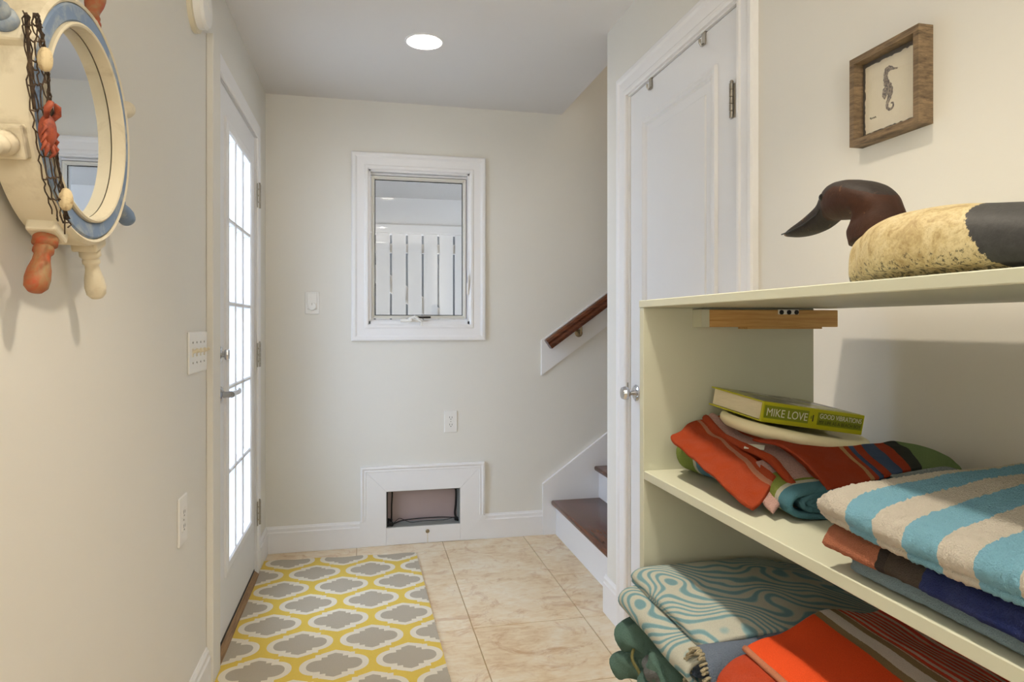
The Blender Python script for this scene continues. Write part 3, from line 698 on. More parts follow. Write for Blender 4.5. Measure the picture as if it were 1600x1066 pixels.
m.prism([fR(a, b, .0085) for a, b in pts], Vector(fR(0, 0, .0105))-Vector(fR(0, 0, .0085))); pr = m.build('linen_print', 'linen', t)
sea = [(1.029, 1.640, .0012), (1.038, 1.6425, .002), (1.046, 1.646, .0045), (1.054, 1.645, .0062), (1.0575, 1.636, .0050), (1.0560, 1.624, .0065), (1.050, 1.612, .0078), (1.0465, 1.602, .0068), (1.049, 1.592, .0048), (1.0535, 1.583, .0036), (1.0535, 1.575, .0030), (1.047, 1.570, .0026), (1.040, 1.573, .0022), (1.040, 1.580, .0018), (1.045, 1.581, .0013)]
sp = cr([(a, b, c) for a, b, c in sea], 60); m = MB(); Lp, Rp = [], []
for i, p in enumerate(sp):
    d = sp[min(i+1, 59)]-sp[max(i-1, 0)]; d = Vector((d.x, d.y)).normalized(); rr = p.z*(1+.14*math.sin(i*2.1)); Lp.append((p.x-d.y*rr, p.y+d.x*rr)); Rp.append((p.x+d.y*rr, p.y-d.x*rr))
m.grid([[fR(*a, .0108) for a in Lp], [fR(p.x, p.y, .0110) for p in sp], [fR(*a, .0108) for a in Rp]])
m.prism([fR(a, b, .0108) for a, b in [(1.056, 1.618), (1.064, 1.612), (1.066, 1.600), (1.060, 1.592), (1.053, 1.600)]], Vector(fR(0, 0, .0003))-Vector(fR(0, 0, 0)))
def seam():
    k = NT('ink_wash'); v = k.coord(); f = k.noise(v, 260, 3); k.base(k.ramp(f, [(.4, (104, 98, 98)), (.6, (168, 156, 142))])); k.rough(.9); return k.mat
M['ink'] = seam(); m.build('seahorse_print', 'ink', pr)
m = MB(); m.tube([fR(1.0965-.0011*i, 1.5665+.003*math.sin(i*1.7)*(1 if i < 3 else .55), .0108) for i in range(15)], .0005, 4); m.build('signature', 'black', pr)
MB().box(fR(.970, 1.528, .0125), fR(1.121, 1.681, .0138)).build('pane', 'glass', t)

# ------------------------------------------------------------------ duck decoy
DX = .66
dk = thing('duck_decoy', (DX, .66, 1.216), 'antique painted wooden duck decoy with brown head on the top shelf', 'decoy')
def sup(t, e): c = math.cos(t); return math.copysign(abs(c)**e, c)
HEAD = [(.937, 1.317, .934, 1.310, .010), (.913, 1.323, .913, 1.307, .018), (.883, 1.334, .883, 1.307, .019), (.855, 1.349, .852, 1.311, .018), (.841, 1.363, .830, 1.320, .022), (.823, 1.372, .818, 1.319, .028), (.798, 1.372, .798, 1.317, .033), (.772, 1.366, .771, 1.316, .033), (.748, 1.356, .769, 1.310, .031), (.729, 1.341, .778, 1.304, .029), (.719, 1.325, .788, 1.297, .028), (.715, 1.311, .788, 1.291, .031), (.712, 1.290, .780, 1.276, .034)]
hs = cr([Vector((a, b, 0)) for a, b, *_ in HEAD], 60), cr([Vector((c, d, e)) for _, _, c, d, e in HEAD], 60)
P = []
for a, b in zip(*hs):
    c = (a+b)/2; h = (a-b)/2; row = []
    for i in range(28):
        th = 2*PI*i/28; u = sup(th, .8); s = sup(th-PI/2, .8)
        row.append((DX+b.z*s, c.x+h.x*u, c.y+h.y*u))
    P.append(row)
m = MB(); vs = m.grid(P, closed=True); m.bm.faces.new(vs[0]); m.bm.faces.new(vs[-1][::-1])
def headmat():
    k = NT('decoy_head_paint'); g = k.coord(); x, y, z = k.sep(g); f = k.noise(g, 45, 5, .65, .6); f2 = k.noise(g, 160, 4, .7)
    # local: root (.66,.66,1.216)
    yy = k.m('ADD', y, k.m('MULTIPLY', k.m('SUBTRACT', f, .5), .02)); zz = k.m('ADD', z, k.m('MULTIPLY', k.m('SUBTRACT', f, .5), .016))
    br = k.mix(f, lin((34, 18, 9)), lin((68, 36, 18)))
    dk_ = k.mix(f2, lin((24, 21, 20)), lin((54, 46, 42)))
    # black: bill and front (y>.185), crown above a slanted line
    front = k.m('GREATER_THAN', yy, .172)
    crown = k.m('GREATER_THAN', k.m('ADD', zz, k.m('MULTIPLY', k.m('ABSOLUTE', k.m('SUBTRACT', yy, .135)), .35)), .146)
    nape = k.m('LESS_THAN', k.m('SUBTRACT', yy, k.m('MULTIPLY', zz, -.35)), .080)
    blk = k.m('MINIMUM', k.m('ADD', k.m('ADD', front, crown), nape), 1)
    c = k.mix(blk, br, dk_)
    chip = k.ramp(k.noise(g, 70, 5, .7, 1), [(.63, (0, 0, 0, 1)), (.70, (1, 1, 1, 1))]); c = k.mix(k.m('MULTIPLY', chip, .55), c, lin((128, 92, 60)))
    edge = k.m('MULTIPLY', k.m('GREATER_THAN', yy, .268), .8); c = k.mix(edge, c, lin((140, 112, 86)))
    k.base(c); k.rough(.62); k.b.inputs['Specular IOR Level'].default_value = .25; k.bump(f2, .35, .002); return k.mat
M['dhead'] = headmat(); hd = m.build('head', 'dhead', dk, True, 0)
M['eye'] = plain('glass_eye', (10, 8, 8), .08)
for s in (-1, 1):
    MB().lathe([(.0058, 0), (.0050, .002), (.003, .0035), (.001, .004)], Matrix.Translation((DX+s*.0245, .826, 1.352)) @ Matrix.Rotation(s*PI/2, 4, 'Y'), 16).build('eye', 'eye', hd, True, 0)
m = MB()
for s in (-1, 1): m.tube([(DX+s*.0150, .934, 1.3135), (DX+s*.0195, .905, 1.3145), (DX+s*.0195, .875, 1.320), (DX+s*.0195, .846, 1.330), (DX+s*.0215, .836, 1.336)], .0011, 5)
m.build('bill_line', 'black', hd)
BT = [(.779, 1.258, .010), (.776, 1.272, .019), (.766, 1.282, .030), (.750, 1.289, .042), (.728, 1.295, .052), (.702, 1.300, .068), (.661, 1.305, .084), (.613, 1.304, .087), (.583, 1.301, .086), (.55, 1.296, .083), (.50, 1.287, .076), (.45, 1.276, .064), (.41, 1.268, .046), (.385, 1.262, .022)]
bs = cr([Vector(b) for b in BT], 70); P = []; zb = 1.2166
for i, b in enumerate(bs):
    lo = zb if b.x > .46 else zb+(.46-b.x)*.45
    c = lo+(b.y-lo)*.42; row = []
    if i < 6: lo = lo+(6-i)*.004
    for j in range(40):
        th = 2*PI*j/40; u = sup(th, .75); s = sup(th-PI/2, .72); row.append((DX+b.z*s*(.86 if u < -.6 else 1), b.x, c+((b.y-c) if u > 0 else (c-lo))*u))
    P.append(row)
m = MB(); vs = m.grid(P, closed=True); m.bm.faces.new(vs[0]); m.bm.faces.new(vs[-1][::-1])
for v in m.bm.verts:
    n = noise.noise(v.co*28)*.0016; v.co.z += n if v.co.z > zb+.004 else 0; v.co.x += n
def bodymat():
    k = NT('decoy_body_paint'); g = k.coord(); x, y, z = k.sep(g); f = k.noise(g, 30, 6, .7, .8); f2 = k.noise(g, 110, 5, .75, .5)
    cr_ = k.ramp(f, [(.32, (150, 126, 80)), (.46, (192, 174, 128)), (.58, (204, 190, 148)), (.7, (164, 140, 92))])
    sp_ = k.ramp(k.m('SUBTRACT', k.noise(g, 190, 4, .7, .3), k.m('MULTIPLY', z, 5.5)), [(.42, (0, 0, 0, 1)), (.50, (1, 1, 1, 1))])
    cr_ = k.mix(k.m('MULTIPLY', k.ramp(k.noise(g, 240, 4, .75), [(.45, (0, 0, 0, 1)), (.62, (1, 1, 1, 1))]), .35), cr_, lin((132, 104, 62)))
    c = k.mix(k.m('MULTIPLY', sp_, .85), cr_, lin((44, 40, 34)))
    chip = k.ramp(k.noise(g, 60, 6, .75), [(.66, (0, 0, 0, 1)), (.7, (1, 1, 1, 1))]); c = k.mix(k.m('MULTIPLY', chip, .7), c, lin((96, 78, 54)))
    bl = k.mix(f2, lin((22, 23, 25)), lin((66, 66, 66)))
    edge = k.m('ADD', k.m('ADD', y, k.m('MULTIPLY', k.m('SUBTRACT', f2, .5), .03)), k.m('MULTIPLY', k.m('SUBTRACT', .075, z), .28*-1.0))
    # rear black: y < -.035 at top, slanting back lower down
    rear = k.m('LESS_THAN', k.m('ADD', k.m('ADD', y, k.m('MULTIPLY', k.m('SUBTRACT', f2, .5), .02)), k.m('MULTIPLY', k.m('SUBTRACT', .085, z), .6)), -.097)
    chest = k.m('GREATER_THAN', k.m('ADD', y, k.m('MULTIPLY', k.m('SUBTRACT', f2, .5), .012)), .097)
    c = k.mix(k.m('MINIMUM', k.m('ADD', rear, chest), 1), c, bl)
    k.base(c); k.rough(.62); k.bump(f2, .35, .002); return k.mat
M['dbody'] = bodymat(); m.build('body', 'dbody', dk, True, 0)

# ------------------------------------------------------------------ towels
def put(vs_uv, name, mat, parent, thick=.006, sub=1, fuzz=0, seed=0, off=0.0):
    P, UV = vs_uv
    m = MB(); m.grid(P, UV)
    o = m.build(name, mat, parent, True, 0, norm=False)
    sd = o.modifiers.new('thick', 'SOLIDIFY'); sd.thickness = thick; sd.offset = off; sd.use_even_offset = False
    if sub: s = o.modifiers.new('sub', 'SUBSURF'); s.levels = s.render_levels = sub
    if fuzz:
        tx = bpy.data.textures.new('terry', 'CLOUDS'); tx.noise_scale = .0028; tx.noise_depth = 0
        dm = o.modifiers.new('pile', 'DISPLACE'); dm.texture = tx; dm.strength = fuzz; dm.texture_coords = 'GLOBAL'; dm.mid_level = .3
    return o
def fold(path, y0, y1, n=60, k=34, amp=.003, fr=11, seed=0, f=None, vo=0):
    """cloth: cross-section path (x,z), carried along y"""
    pp, Ln = even([Vector((a, 0, b)) for a, b in path], n); P, UV = [], []
    for i in range(k):
        t = i/(k-1); y = y0+(y1-y0)*t; row, ur = [], []
        for j, p in enumerate(pp):
            q = Vector((p.x, y, p.z))
            if f: q = Vector(f(q, t, j/(n-1)))
            d = Vector((q.x*fr, q.y*fr, q.z*fr*1.5+seed*7.3))
            q += Vector((noise.noise(d)*amp*.6, noise.noise(d+Vector((9, 0, 0)))*amp*.6*(1 if .05 < t < .95 else 2), noise.noise(d+Vector((0, 5, 0)))*amp))
            row.append(q); ur.append((Ln*j/(n-1), y-y0+vo))
        P.append(row); UV.append(ur)
    return P, UV
def patch(G, nu, nv, amp=.0015, fr=22, seed=0):
    rows = [cr(r, nu) for r in G]; cols = list(zip(*rows)); cols = [cr(c, nv) for c in cols]; rows = list(zip(*cols)); P, UV = [], []
    Lu = sum((rows[nv//2][i+1]-rows[nv//2][i]).length for i in range(nu-1)); Lv = sum((rows[i+1][nu//2]-rows[i][nu//2]).length for i in range(nv-1))
    for i, r in enumerate(rows):
        pr, ur = [], []
        for j, p in enumerate(r):
            q = p.copy(); d = q*fr+Vector((0, 0, seed*5.1)); q += Vector((noise.noise(d)*amp*.5, noise.noise(d+Vector((3, 0, 0)))*amp*.5, noise.noise(d+Vector((0, 8, 0)))*amp*1.5))
            pr.append(q); ur.append((Lu*j/(nu-1), Lv*i/(nv-1)))
        P.append(pr); UV.append(ur)
    return P, UV

ZM, ZB = .8995, .5505
# 1 striped base towel under the orange one (mid shelf)
t = thing('folded_towel', (.70, .95, ZM), 'green, teal and white striped towel folded beneath the orange towel', 'towel', 'folded towels on the shelves')
def lift(q, t_, s): return (q.x+.012*math.sin(q.y*15), q.y, ZM+.004+(q.z-ZM-.004)*(.69+.48*max(0, (q.y-.80)/.33)))
put(fold([(.64, .929), (.615, .925), (.600, .929), (.606, .937), (.66, .939), (.84, .938), (.866, .930), (.84, .922), (.66, .919), (.615, .916), (.594, .923), (.592, .936), (.606, .945), (.66, .947), (.76, .947), (.868, .942), (.876, .925), (.85, .907), (.70, .9045), (.61, .9045), (.582, .911), (.572, .930), (.588, .951), (.66, .956), (.76, .957), (.872, .953)], .800, 1.128, 110, 40, .004, 14, 1, lift), 'folded_cloth', 't_base', t, .0095, 1)
# 2 slate towel behind
t = thing('folded_towel', (.84, .74, ZM), 'slate blue towel folded flat behind the blue and white one', 'towel', 'folded towels on the shelves')
put(fold([(.92, .9045), (.74, .9045), (.722, .912), (.722, .926), (.74, .934), (.92, .934)], .66, .90, 50, 24, .003, 14, 2), 'folded_cloth', 't_slate', t, .007, 1)
# 3 orange towel draped over 1
to = thing('folded_towel', (.68, .95, .955), 'bright orange towel with green end flap, loosely folded under the cream disc', 'towel', 'folded towels on the shelves')
put(patch([[(.575, 1.12, .985), (.68, 1.12, .985), (.80, 1.12, .972)], [(.57, 1.03, .966), (.68, 1.03, .972), (.81, 1.03, .966)], [(.60, .95, .954), (.68, .94, .958), (.80, .94, .956)]], 24, 20, .002, 16, 3), 'lower_fold', 't_orange', to, .012, 1)
A = [[(.560, 1.105, .972), (.579, 1.112, .988), (.601, 1.10, .995)], [(.528, 1.085, .967), (.569, 1.075, .977), (.600, 1.05, .984)], [(.527, 1.02, .955), (.569, 1.02, .966), (.598, .985, .970)], [(.527, .945, .935), (.557, .94, .948), (.595, .925, .958)], [(.527, .88, .919), (.556, .885, .930), (.594, .895, .948)], [(.531, .835, .909), (.560, .85, .922), (.592, .87, .944)]]
put(patch(A, 30, 60, .0035, 26, 4), 'left_fold', 't_orange_stripe', to, .007, 1)
D = [[(.589, .92, .957), (.612, .92, .960)], [(.580, .88, .938), (.609, .88, .943)], [(.556, .85, .917), (.597, .86, .934)], [(.549, .815, .909), (.590, .838, .931)]]
put(patch(D, 14, 24, .001, 26, 5), 'hem_corner', 't_pinkgrey', to, .006, 1)
B = [[(.601, 1.095, 1.000), (.616, 1.10, 1.009), (.626, 1.09, .999)], [(.599, 1.03, .977), (.625, 1.04, .982), (.641, 1.02, .980)], [(.599, .95, .970), (.635, .97, .972), (.652, .95, .974)], [(.604, .90, .962), (.638, .91, .964), (.650, .89, .962)], [(.598, .86, .949), (.628, .865, .951), (.645, .855, .947)], [(.596, .835, .938), (.617, .84, .938), (.640, .835, .944)]]
put(patch(B, 20, 50, .0015, 30, 6), 'middle_fold', 't_pinkgrey', to, .006, 1)
for side in (0, 2):
    e = cr([Vector(r[side])+Vector((0, 0, .001)) for r in B], 40); m = MB()
    m.tube([p+Vector((noise.noise(p*40)*.001, 0, .001)) for p in e], [.0065+.001*noise.noise(p*50) for p in e], 8); m.build('hem', 't_orange', to, True, 0)
e = cr([Vector(p) for p in B[-1]], 16); m = MB(); m.tube(e, .005, 8); m.build('hem', 't_orange', to, True, 0)
Cc = [[(.605, .955, .988), (.664, .93, .983), (.71, .915, .981), (.765, .91, .977), (.868, .95, .973), (.888, .90, .968), (.897, .87, .958)], [(.626, .90, .981), (.668, .89, .975), (.705, .88, .971), (.749, .875, .970), (.846, .90, .970), (.874, .87, .966), (.887, .85, .958)], [(.630, .85, .963), (.663, .845, .959), (.697, .84, .960), (.736, .835, .963), (.816, .85, .966), (.853, .84, .963), (.874, .83, .956)], [(.623, .80, .943), (.652, .80, .947), (.683, .80, .951), (.725, .80, .957), (.788, .81, .960), (.828, .81, .961), (.859, .81, .955)]]
put(patch(Cc, 70, 40, .002, 24, 7), 'right_flap', 't_flap', to, .005, 1)
E_ = []
for dy, dz in ((0, 0), (-.004, -.010), (.004, -.021), (.022, -.026), (.05, -.020)):
    E_.append([(Cc[3][c][0]+(.004 if dy < 0 else 0), Cc[3][c][1]+dy, Cc[3][c][2]+dz*f) for c, f in ((3, .45), (4, .75), (5, 1.05), (6, 1.3))])
M['t_under'] = towel_mat('pale_terry_underside', [(0, (176, 190, 194))], fuzz=.6, pile=500)
put(patch(E_, 40, 24, .0015, 30, 8), 'flap_underside', 't_under', to, .005, 1)
m = MB().obox(Matrix.Translation((.606, .948, .9755)) @ Matrix.Rotation(math.radians(-38), 4, 'Z') @ Matrix.Rotation(math.radians(10), 4, 'X'), (.030, .020, .0012)); M['label'] = plain('care_label', (224, 222, 208), .7, var=.05, vs=160)
m.build('care_label', 'label', to)
tube_pts = [(.735, .81, .924), (.74, .79, .93), (.742, .785, .938)]
# 4 cream disc
ax = Vector((.155, -.062, 1)).normalized(); zx = Vector((1, 0, -.155)).normalized(); yx = ax.cross(zx).normalized(); zx = yx.cross(ax)
pc = Vector((.722, 1.020, .975)); MP = Matrix((( zx.x, yx.x, ax.x, pc.x), (zx.y, yx.y, ax.y, pc.y), (zx.z, yx.z, ax.z, pc.z), (0, 0, 0, 1)))
m = MB().lathe([(.05, -.002), (.100, -.001), (.113, .002), (.1205, .009), (.1215, .015), (.119, .021), (.113, .0235), (.107, .021), (.10, .012), (.05, .0105)], MP, 64)
tag(m.build('serving_disc', 'cream', None, True, 0), 'round cream plastic disc lying under the green book', 'disc')
# 5 book
BL, BW, BT_ = .202, .152, .034; bo = Vector((.633, .965, 1.046)); rv = Vector((.063, .155, .043))
MBk = Matrix.Translation(bo) @ Matrix.Rotation(rv.length, 4, rv.normalized())
bk = thing('book', tuple(bo), 'thick lime green hardcover book with white title on its spine', 'book')
def bx(m, a, b, bev=0):
    c = [(p+q)/2 for p, q in zip(a, b)]; m.obox(MBk @ Matrix.Translation(c), [abs(q-p) for p, q in zip(a, b)], bev); return m
def pagemat():
    k = NT('book_pages'); v = k.coord(); f = k.noise(k.map(v, (2, 2, 1)), 3); z = k.noise(k.map(v, (20, 20, 1600)), 1, 2)
    k.base(k.mix(z, lin((204, 192, 160)), lin((236, 228, 202)))); k.rough(.85); k.bump(z, .4, .001); return k.mat
M['pages'] = pagemat(); bx(MB(), (.004, .004, -BT_+.003), (BL-.004, BW-.003, -.003), .0006).build('page_block', 'pages', bk)
def covermat():
    k = NT('book_cover'); v = k.map(k.coord(), (1, 1, 1)); f = k.noise(v, 16, 4, .6, 1.2); g = k.noise(v, 9, 2, .5, .5)
    c = k.ramp(f, [(.40, (46, 48, 44)), (.50, (116, 116, 108)), (.58, (206, 206, 196))]); k.base(k.mix(k.ramp(g, [(.47, (0, 0, 0, 1)), (.53, (1, 1, 1, 1))]), c, lin((158, 160, 40)))); k.rough(.3); return k.mat
M['cover'] = covermat(); M['lime'] = plain('lime_jacket', (184, 182, 30), .32, var=.03); M['olive'] = plain('olive_panel', (128, 138, 34), .32, var=.03); M['txt'] = plain('pale_lettering', (226, 224, 206), .5, var=0); M['txtd'] = plain('dark_lettering', (60, 58, 26), .5, var=0)
m = MB(); bx(m, (0, 0, -.0026), (BL, BW+.003, 0), .0008); bx(m, (0, 0, -BT_), (BL, BW+.003, -BT_+.0026), .0008); bx(m, (0, -.0015, -BT_), (BL, .003, 0), .0012); cv = m.build('jacket', 'lime', bk)
bx(MB(), (.004, .006, -.0002), (BL-.003, BW-.004, .0004)).build('cover_print', 'cover', cv)
bx(MB(), (.004, -.0020, -.0265), (.090, -.0010, -.0055)).build('spine_panel', 'olive', cv)
bx(MB(), (.108, -.0020, -.0265), (.199, -.0010, -.0055)).build('spine_panel', 'olive', cv)
bx(MB(), (.098, -.0019, -.022), (.100, -.0012, -.011)).build('spine_figure', 'txtd', cv)
bx(MB(), (.094, -.0019, -.018), (.0965, -.0012, -.013)).build('spine_figure', 'olive', cv)
def text(s, size, lx, lz, mat, parent, name, wid=None, fac=.06):
    cu = bpy.data.curves.new(name, 'FONT'); cu.body = s; cu.size = size; cu.extrude = .0001; cu.offset = 0
    o = bpy.data.objects.new(name, cu); COL.objects.link(o); cu.materials.append(M[mat])
    bpy.context.view_layer.update(); w0 = o.dimensions.x or 1; sx = wid/w0 if wid else 1
    me = bpy.data.meshes.new_from_object(o.evaluated_get(bpy.context.evaluated_depsgraph_get())); bpy.data.objects.remove(o)
    o = bpy.data.objects.new(name, me); COL.objects.link(o); me.transform(Matrix.Translation(-bo) @ MBk @ Matrix.Translation((lx, -.0022, lz)) @ Matrix.Rotation(PI/2, 4, 'X') @ Matrix.Diagonal((sx, 1, 1, 1)))
    o.parent = parent; return o
text('MIKE LOVE', .0185, .0075, -.0225, 'txt', cv, 'title_text', .079)
text('GOOD VIBRATIONS', .0115, .111, -.0150, 'txt', cv, 'title_text', .085)
text('MY LIFE AS A BEACH BOY', .0085, .111, -.0240, 'txtd', cv, 'subtitle_text', .085)
# 6 navy towel then blue/white beach towel
t = thing('folded_towel', (.66, .42, ZM), 'coral, brown and navy towel folded under the blue and white striped one', 'towel', 'folded towels on the shelves')
put(fold([(.85, .9045), (.54, .9045), (.520, .908), (.523, .916), (.545, .918), (.85, .918)], .20, .625, 50, 50, .002, 16, 9), 'lower_fold', 't_pale', t, .006, 1, .002)
put(fold([(.85, .924), (.53, .922), (.511, .927), (.508, .937), (.522, .944), (.56, .945), (.85, .947)], .20, .652, 60, 60, .003, 14, 10), 'upper_fold', 't_navy', t, .007, 1, .002)
t = thing('folded_towel', (.66, .42, .95), 'thick blue and white striped beach towel on top of the navy towel', 'towel', 'folded towels on the shelves')
def endr(q, t_, s):
    e = max(0, (t_-.93)/.07); zc = .958
    return (q.x+.008*e*e, q.y, zc+(q.z-zc)*(1-.55*e*e)+.012*math.sin((q.y-.2)*6)*max(0, min(1, (q.x-.52)*8)))
put(fold([(.83, .956), (.53, .953), (.508, .957), (.500, .966), (.508, .978), (.535, .984), (.60, .988), (.70, .993), (.80, .995), (.845, .985), (.84, .965)], .20, .662, 170, 150, .004, 10, 11, endr), 'folded_cloth', 't_beach', t, .009, 1, .0035)
# bottom shelf -------------------------------------------------------------------------------
t = thing('folded_towel', (.62, 1.0, ZB), 'dark green towel crumpled under the teal patterned towel', 'towel', 'folded towels on the shelves')
def crump(q, t_, s):
    a = max(0, min(1, (.62-q.x)*6)); return (q.x+a*.018*math.sin(q.y*52+s*9), q.y+a*.012*math.sin(q.z*130), q.z+a*.010*math.sin(q.y*60+1)+a*.008*noise.noise(q*55)) if a < .01 else (q.x+a*(.012*math.sin(q.y*52+s*9)+.016*noise.noise(q*38)+.007*noise.noise(q*90)), q.y+a*.012*math.sin(q.z*130), q.z+a*(.008*math.sin(q.y*60+1)+.014*noise.noise(q*34+Vector((4, 0, 0))))) 
put(fold([(.82, .556), (.52, .556), (.478, .553), (.448, .562), (.440, .585), (.462, .602), (.444, .622), (.452, .642), (.49, .648), (.82, .648)], .84, 1.105, 90, 60, .006, 18, 12, crump), 'folded_cloth', 't_green', t, .008, 1)
put(fold([(.52, .640), (.47, .636), (.446, .625), (.452, .606), (.478, .600), (.52, .604)], .93, 1.03, 40, 30, .006, 22, 13, crump), 'inner_fold', 't_grey', t, .006, 1)
m = MB(); m.tube(cr([(.455, 1.06, .632), (.438, 1.045, .61), (.446, 1.03, .588), (.438, 1.01, .572), (.455, .985, .560)], 24), .0028, 6); m.tube(cr([(.45, .955, .628), (.436, .935, .61), (.444, .925, .58), (.45, .92, .552)], 20), .0028, 6); m.build('hem', 't_khaki', t, True, 0)
t = thing('folded_towel', (.62, 1.0, .65), 'teal and cream swirl patterned towel folded at the far end of the low shelf', 'towel', 'folded towels on the shelves')
def dome(q, t_, s): return (q.x-.012*math.sin(t_*PI)*0, q.y, q.z+.010*math.sin(min(1, max(0, (q.x-.46)/.4))*PI)*min(1, 6*(1-t_)+.3)*min(1, t_*3)-.012*max(0, (q.x-.70)/.15))
put(fold([(.84, .664), (.50, .660), (.462, .662), (.442, .673), (.440, .688), (.455, .697), (.50, .700), (.84, .698)], .845, 1.110, 70, 60, .004, 14, 14, dome), 'lower_fold', 't_swirl', t, .008, 1)
put(fold([(.84, .707), (.50, .706), (.478, .708), (.468, .714), (.474, .721), (.50, .725), (.60, .728), (.72, .724), (.85, .710)], .845, 1.122, 70, 60, .004, 14, 15, dome), 'upper_fold', 't_swirl', t, .008, 1)
# fringed blue-grey towel
t = thing('folded_towel', (.58, .84, .66), 'blue-grey towel with cream fringed edge beside the coral striped towel', 'towel', 'folded towels on the shelves')
ar, La = even([Vector((0, .868, .62)), Vector((0, .866, .68)), Vector((0, .855, .712)), Vector((0, .838, .722)), Vector((0, .820, .714)), Vector((0, .806, .685)), Vector((0, .800, .62))], 40); P, UV = [], []
for i in range(30):
    x = .452+.32*i/29; P.append([Vector((x+noise.noise(p*30)*.004, p.y+.10*(x-.45)*0+noise.noise(p*20+Vector((x*20, 0, 0)))*.003, p.z+.03*(x-.45)+noise.noise(Vector((x*18, p.y*18, 3)))*.003)) for p in ar]); UV.append([(La*j/39, x) for j in range(40)])
put((P, UV), 'folded_cloth', 't_bluegrey', t, .006, 1)
m = MB()
for j, p in enumerate(ar):
    for q in range(2):
        a = Vector((.455, p.y+random.uniform(-.001, .001), p.z)); m.tube([a, a+Vector((-.008, random.uniform(-.002, .002), random.uniform(-.002, .001))), a+Vector((-.014, random.uniform(-.003, .003), random.uniform(-.006, .001)))], .0016, 5)
fo = m.build('fringe', 't_fringe', t, True, 0); fo['kind'] = 'stuff'
# coral striped towel
t = thing('folded_towel', (.64, .62, .56), 'coral towel with cream pinstripes in front on the low shelf', 'towel', 'folded towels on the shelves')
put(fold([(.86, .56), (.52, .56), (.492, .575), (.486, .61), (.492, .65), (.53, .664), (.86, .664)], .20, .80, 50, 30, .003, 12, 16), 'bottom_fold', 't_coral', t, .008, 1)
def ridge(q, t_, s):
    x = q.x; sk = .26*(x-.50); wv = .008*math.sin(x*34+q.y*6)*max(0, min(1, (x-.46)*10))
    dz = .014-.03*max(0, .80-q.y)
    return (x, q.y+sk*t_, q.z+(wv+dz)*max(0, min(1, (q.z-.655)*30)))
put(fold([(.462, .655), (.448, .672), (.446, .694), (.458, .708), (.49, .716), (.60, .714), (.86, .706)], .20, .795, 60, 60, .003, 12, 17, ridge), 'lower_fold', 't_coral', t, .007, 1)
put(fold([(.494, .7235), (.505, .728), (.54, .736), (.60, .738), (.68, .734), (.76, .728), (.83, .722), (.87, .70)], .20, .795, 80, 60, .004, 13, 18, ridge), 'upper_fold', 't_pin', t, .007, 1)
for (x, z) in ((.4445, .690), (.493, .7245)):
    m = MB(); pts = []
    for i in range(50):
        tt = i/49; y = .20+.595*tt; q = ridge(Vector((x, y, z)), tt, 0); pts.append(Vector(q)+Vector((noise.noise(Vector((y*60, x, 0)))*.0015, 0, 0)))
    m.tube(pts, .0045, 7); m.build('hem', 't_hem', t, True, 0)

# ------------------------------------------------------------------ ship wheel mirror
WY, WZ = 1.18, 1.488
wm = thing('ship_wheel_mirror', (XL, WY, WZ), 'weathered ship wheel mirror with fishing net and shells on the left wall', 'mirror')
TM = Matrix.Translation((XL, WY, WZ)) @ Matrix.Rotation(PI/2, 4, 'Y')
m = MB().lathe([(.150, .012), (.189, .012), (.191, .055), (.189, .064), (.184, .069), (.180, .067), (.180, .060), (.150, .060)], TM, 96, False); m.build('rim', 'creampaint', wm, True, 30)
m = MB().lathe([(.179, .056), (.179, .066), (.176, .0685), (.156, .0685), (.153, .066), (.153, .056)], TM, 96, False); m.build('blue_ring', 'bluepaint', wm, True, 30)
m = MB().lathe([(.153, .052), (.153, .072), (.150, .0735), (.147, .072), (.1465, .052), (.153, .052)], TM, 96, False); m.build('inner_ring', 'creampaint', wm, True, 30)
MB().lathe([(.150, .046), (.150, .051)], TM, 96).build('mirror_glass', 'mirror', wm)
pegs = {157.5: 'bluepaint', -157.5: 'creampaint', -112.5: 'orangepaint', -67.5: 'creampaint', -22.5: 'bluepaint', 22.5: 'creampaint', 67.5: 'orangepaint', 112.5: 'creampaint'}
for a, mt in pegs.items():
    r = math.radians(a); d = Vector((0, math.cos(r), math.sin(r))); q = d.to_track_quat('Z', 'X').to_matrix().to_4x4()
    mx = Matrix.Translation((XL+.040, WY, WZ)) @ q
    m = MB(); m.obox(mx @ Matrix.Translation((0, 0, .193)), (.046, .040, .022), .004); sb = m.build('spoke_block', 'creampaint', wm)
    m = MB().lathe([(.012, .200), (.0165, .206), (.0165, .216), (.012, .220), (.0135, .224), (.0135, .229), (.0105, .233), (.0115, .243), (.0150, .258), (.0165, .272), (.0150, .285), (.0095, .292), (.002, .294)], mx, 24); m.build('spoke_handle', mt, wm, True, 50)
# net
RB = [(.989, 1.58), (1.008, 1.554), (1.024, 1.508), (1.039, 1.443), (1.058, 1.385), (1.080, 1.321)]; LB = [(.956, 1.569), (.963, 1.53), (.973, 1.476), (.990, 1.422), (1.012, 1.368), (1.039, 1.324)]
r_ = cr([(0, a, b) for a, b in RB], 40); l_ = cr([(0, a, b) for a, b in LB], 40)
random.seed(5); m = MB(); S = []
for s in range(9):
    f = s/8; pts = []
    for i in range(40):
        p = l_[i].lerp(r_[i], f); wob = math.sin(i*1.25+PI*(s % 2))*.0022
        pts.append(Vector((XL+.074+.010*math.sin(f*PI)+random.uniform(-.0015, .0015), p.y+wob+random.uniform(-.0012, .0012), p.z+random.uniform(-.002, .002))))
    S.append(pts); m.tube(pts, .0010, 5)
for i in range(3, 38, 4):
    for s in range(8): m.tube([S[s][i], S[s][i].lerp(S[s+1][i], .5)+Vector((.001, 0, -.003)), S[s+1][i]], .0011, 5)
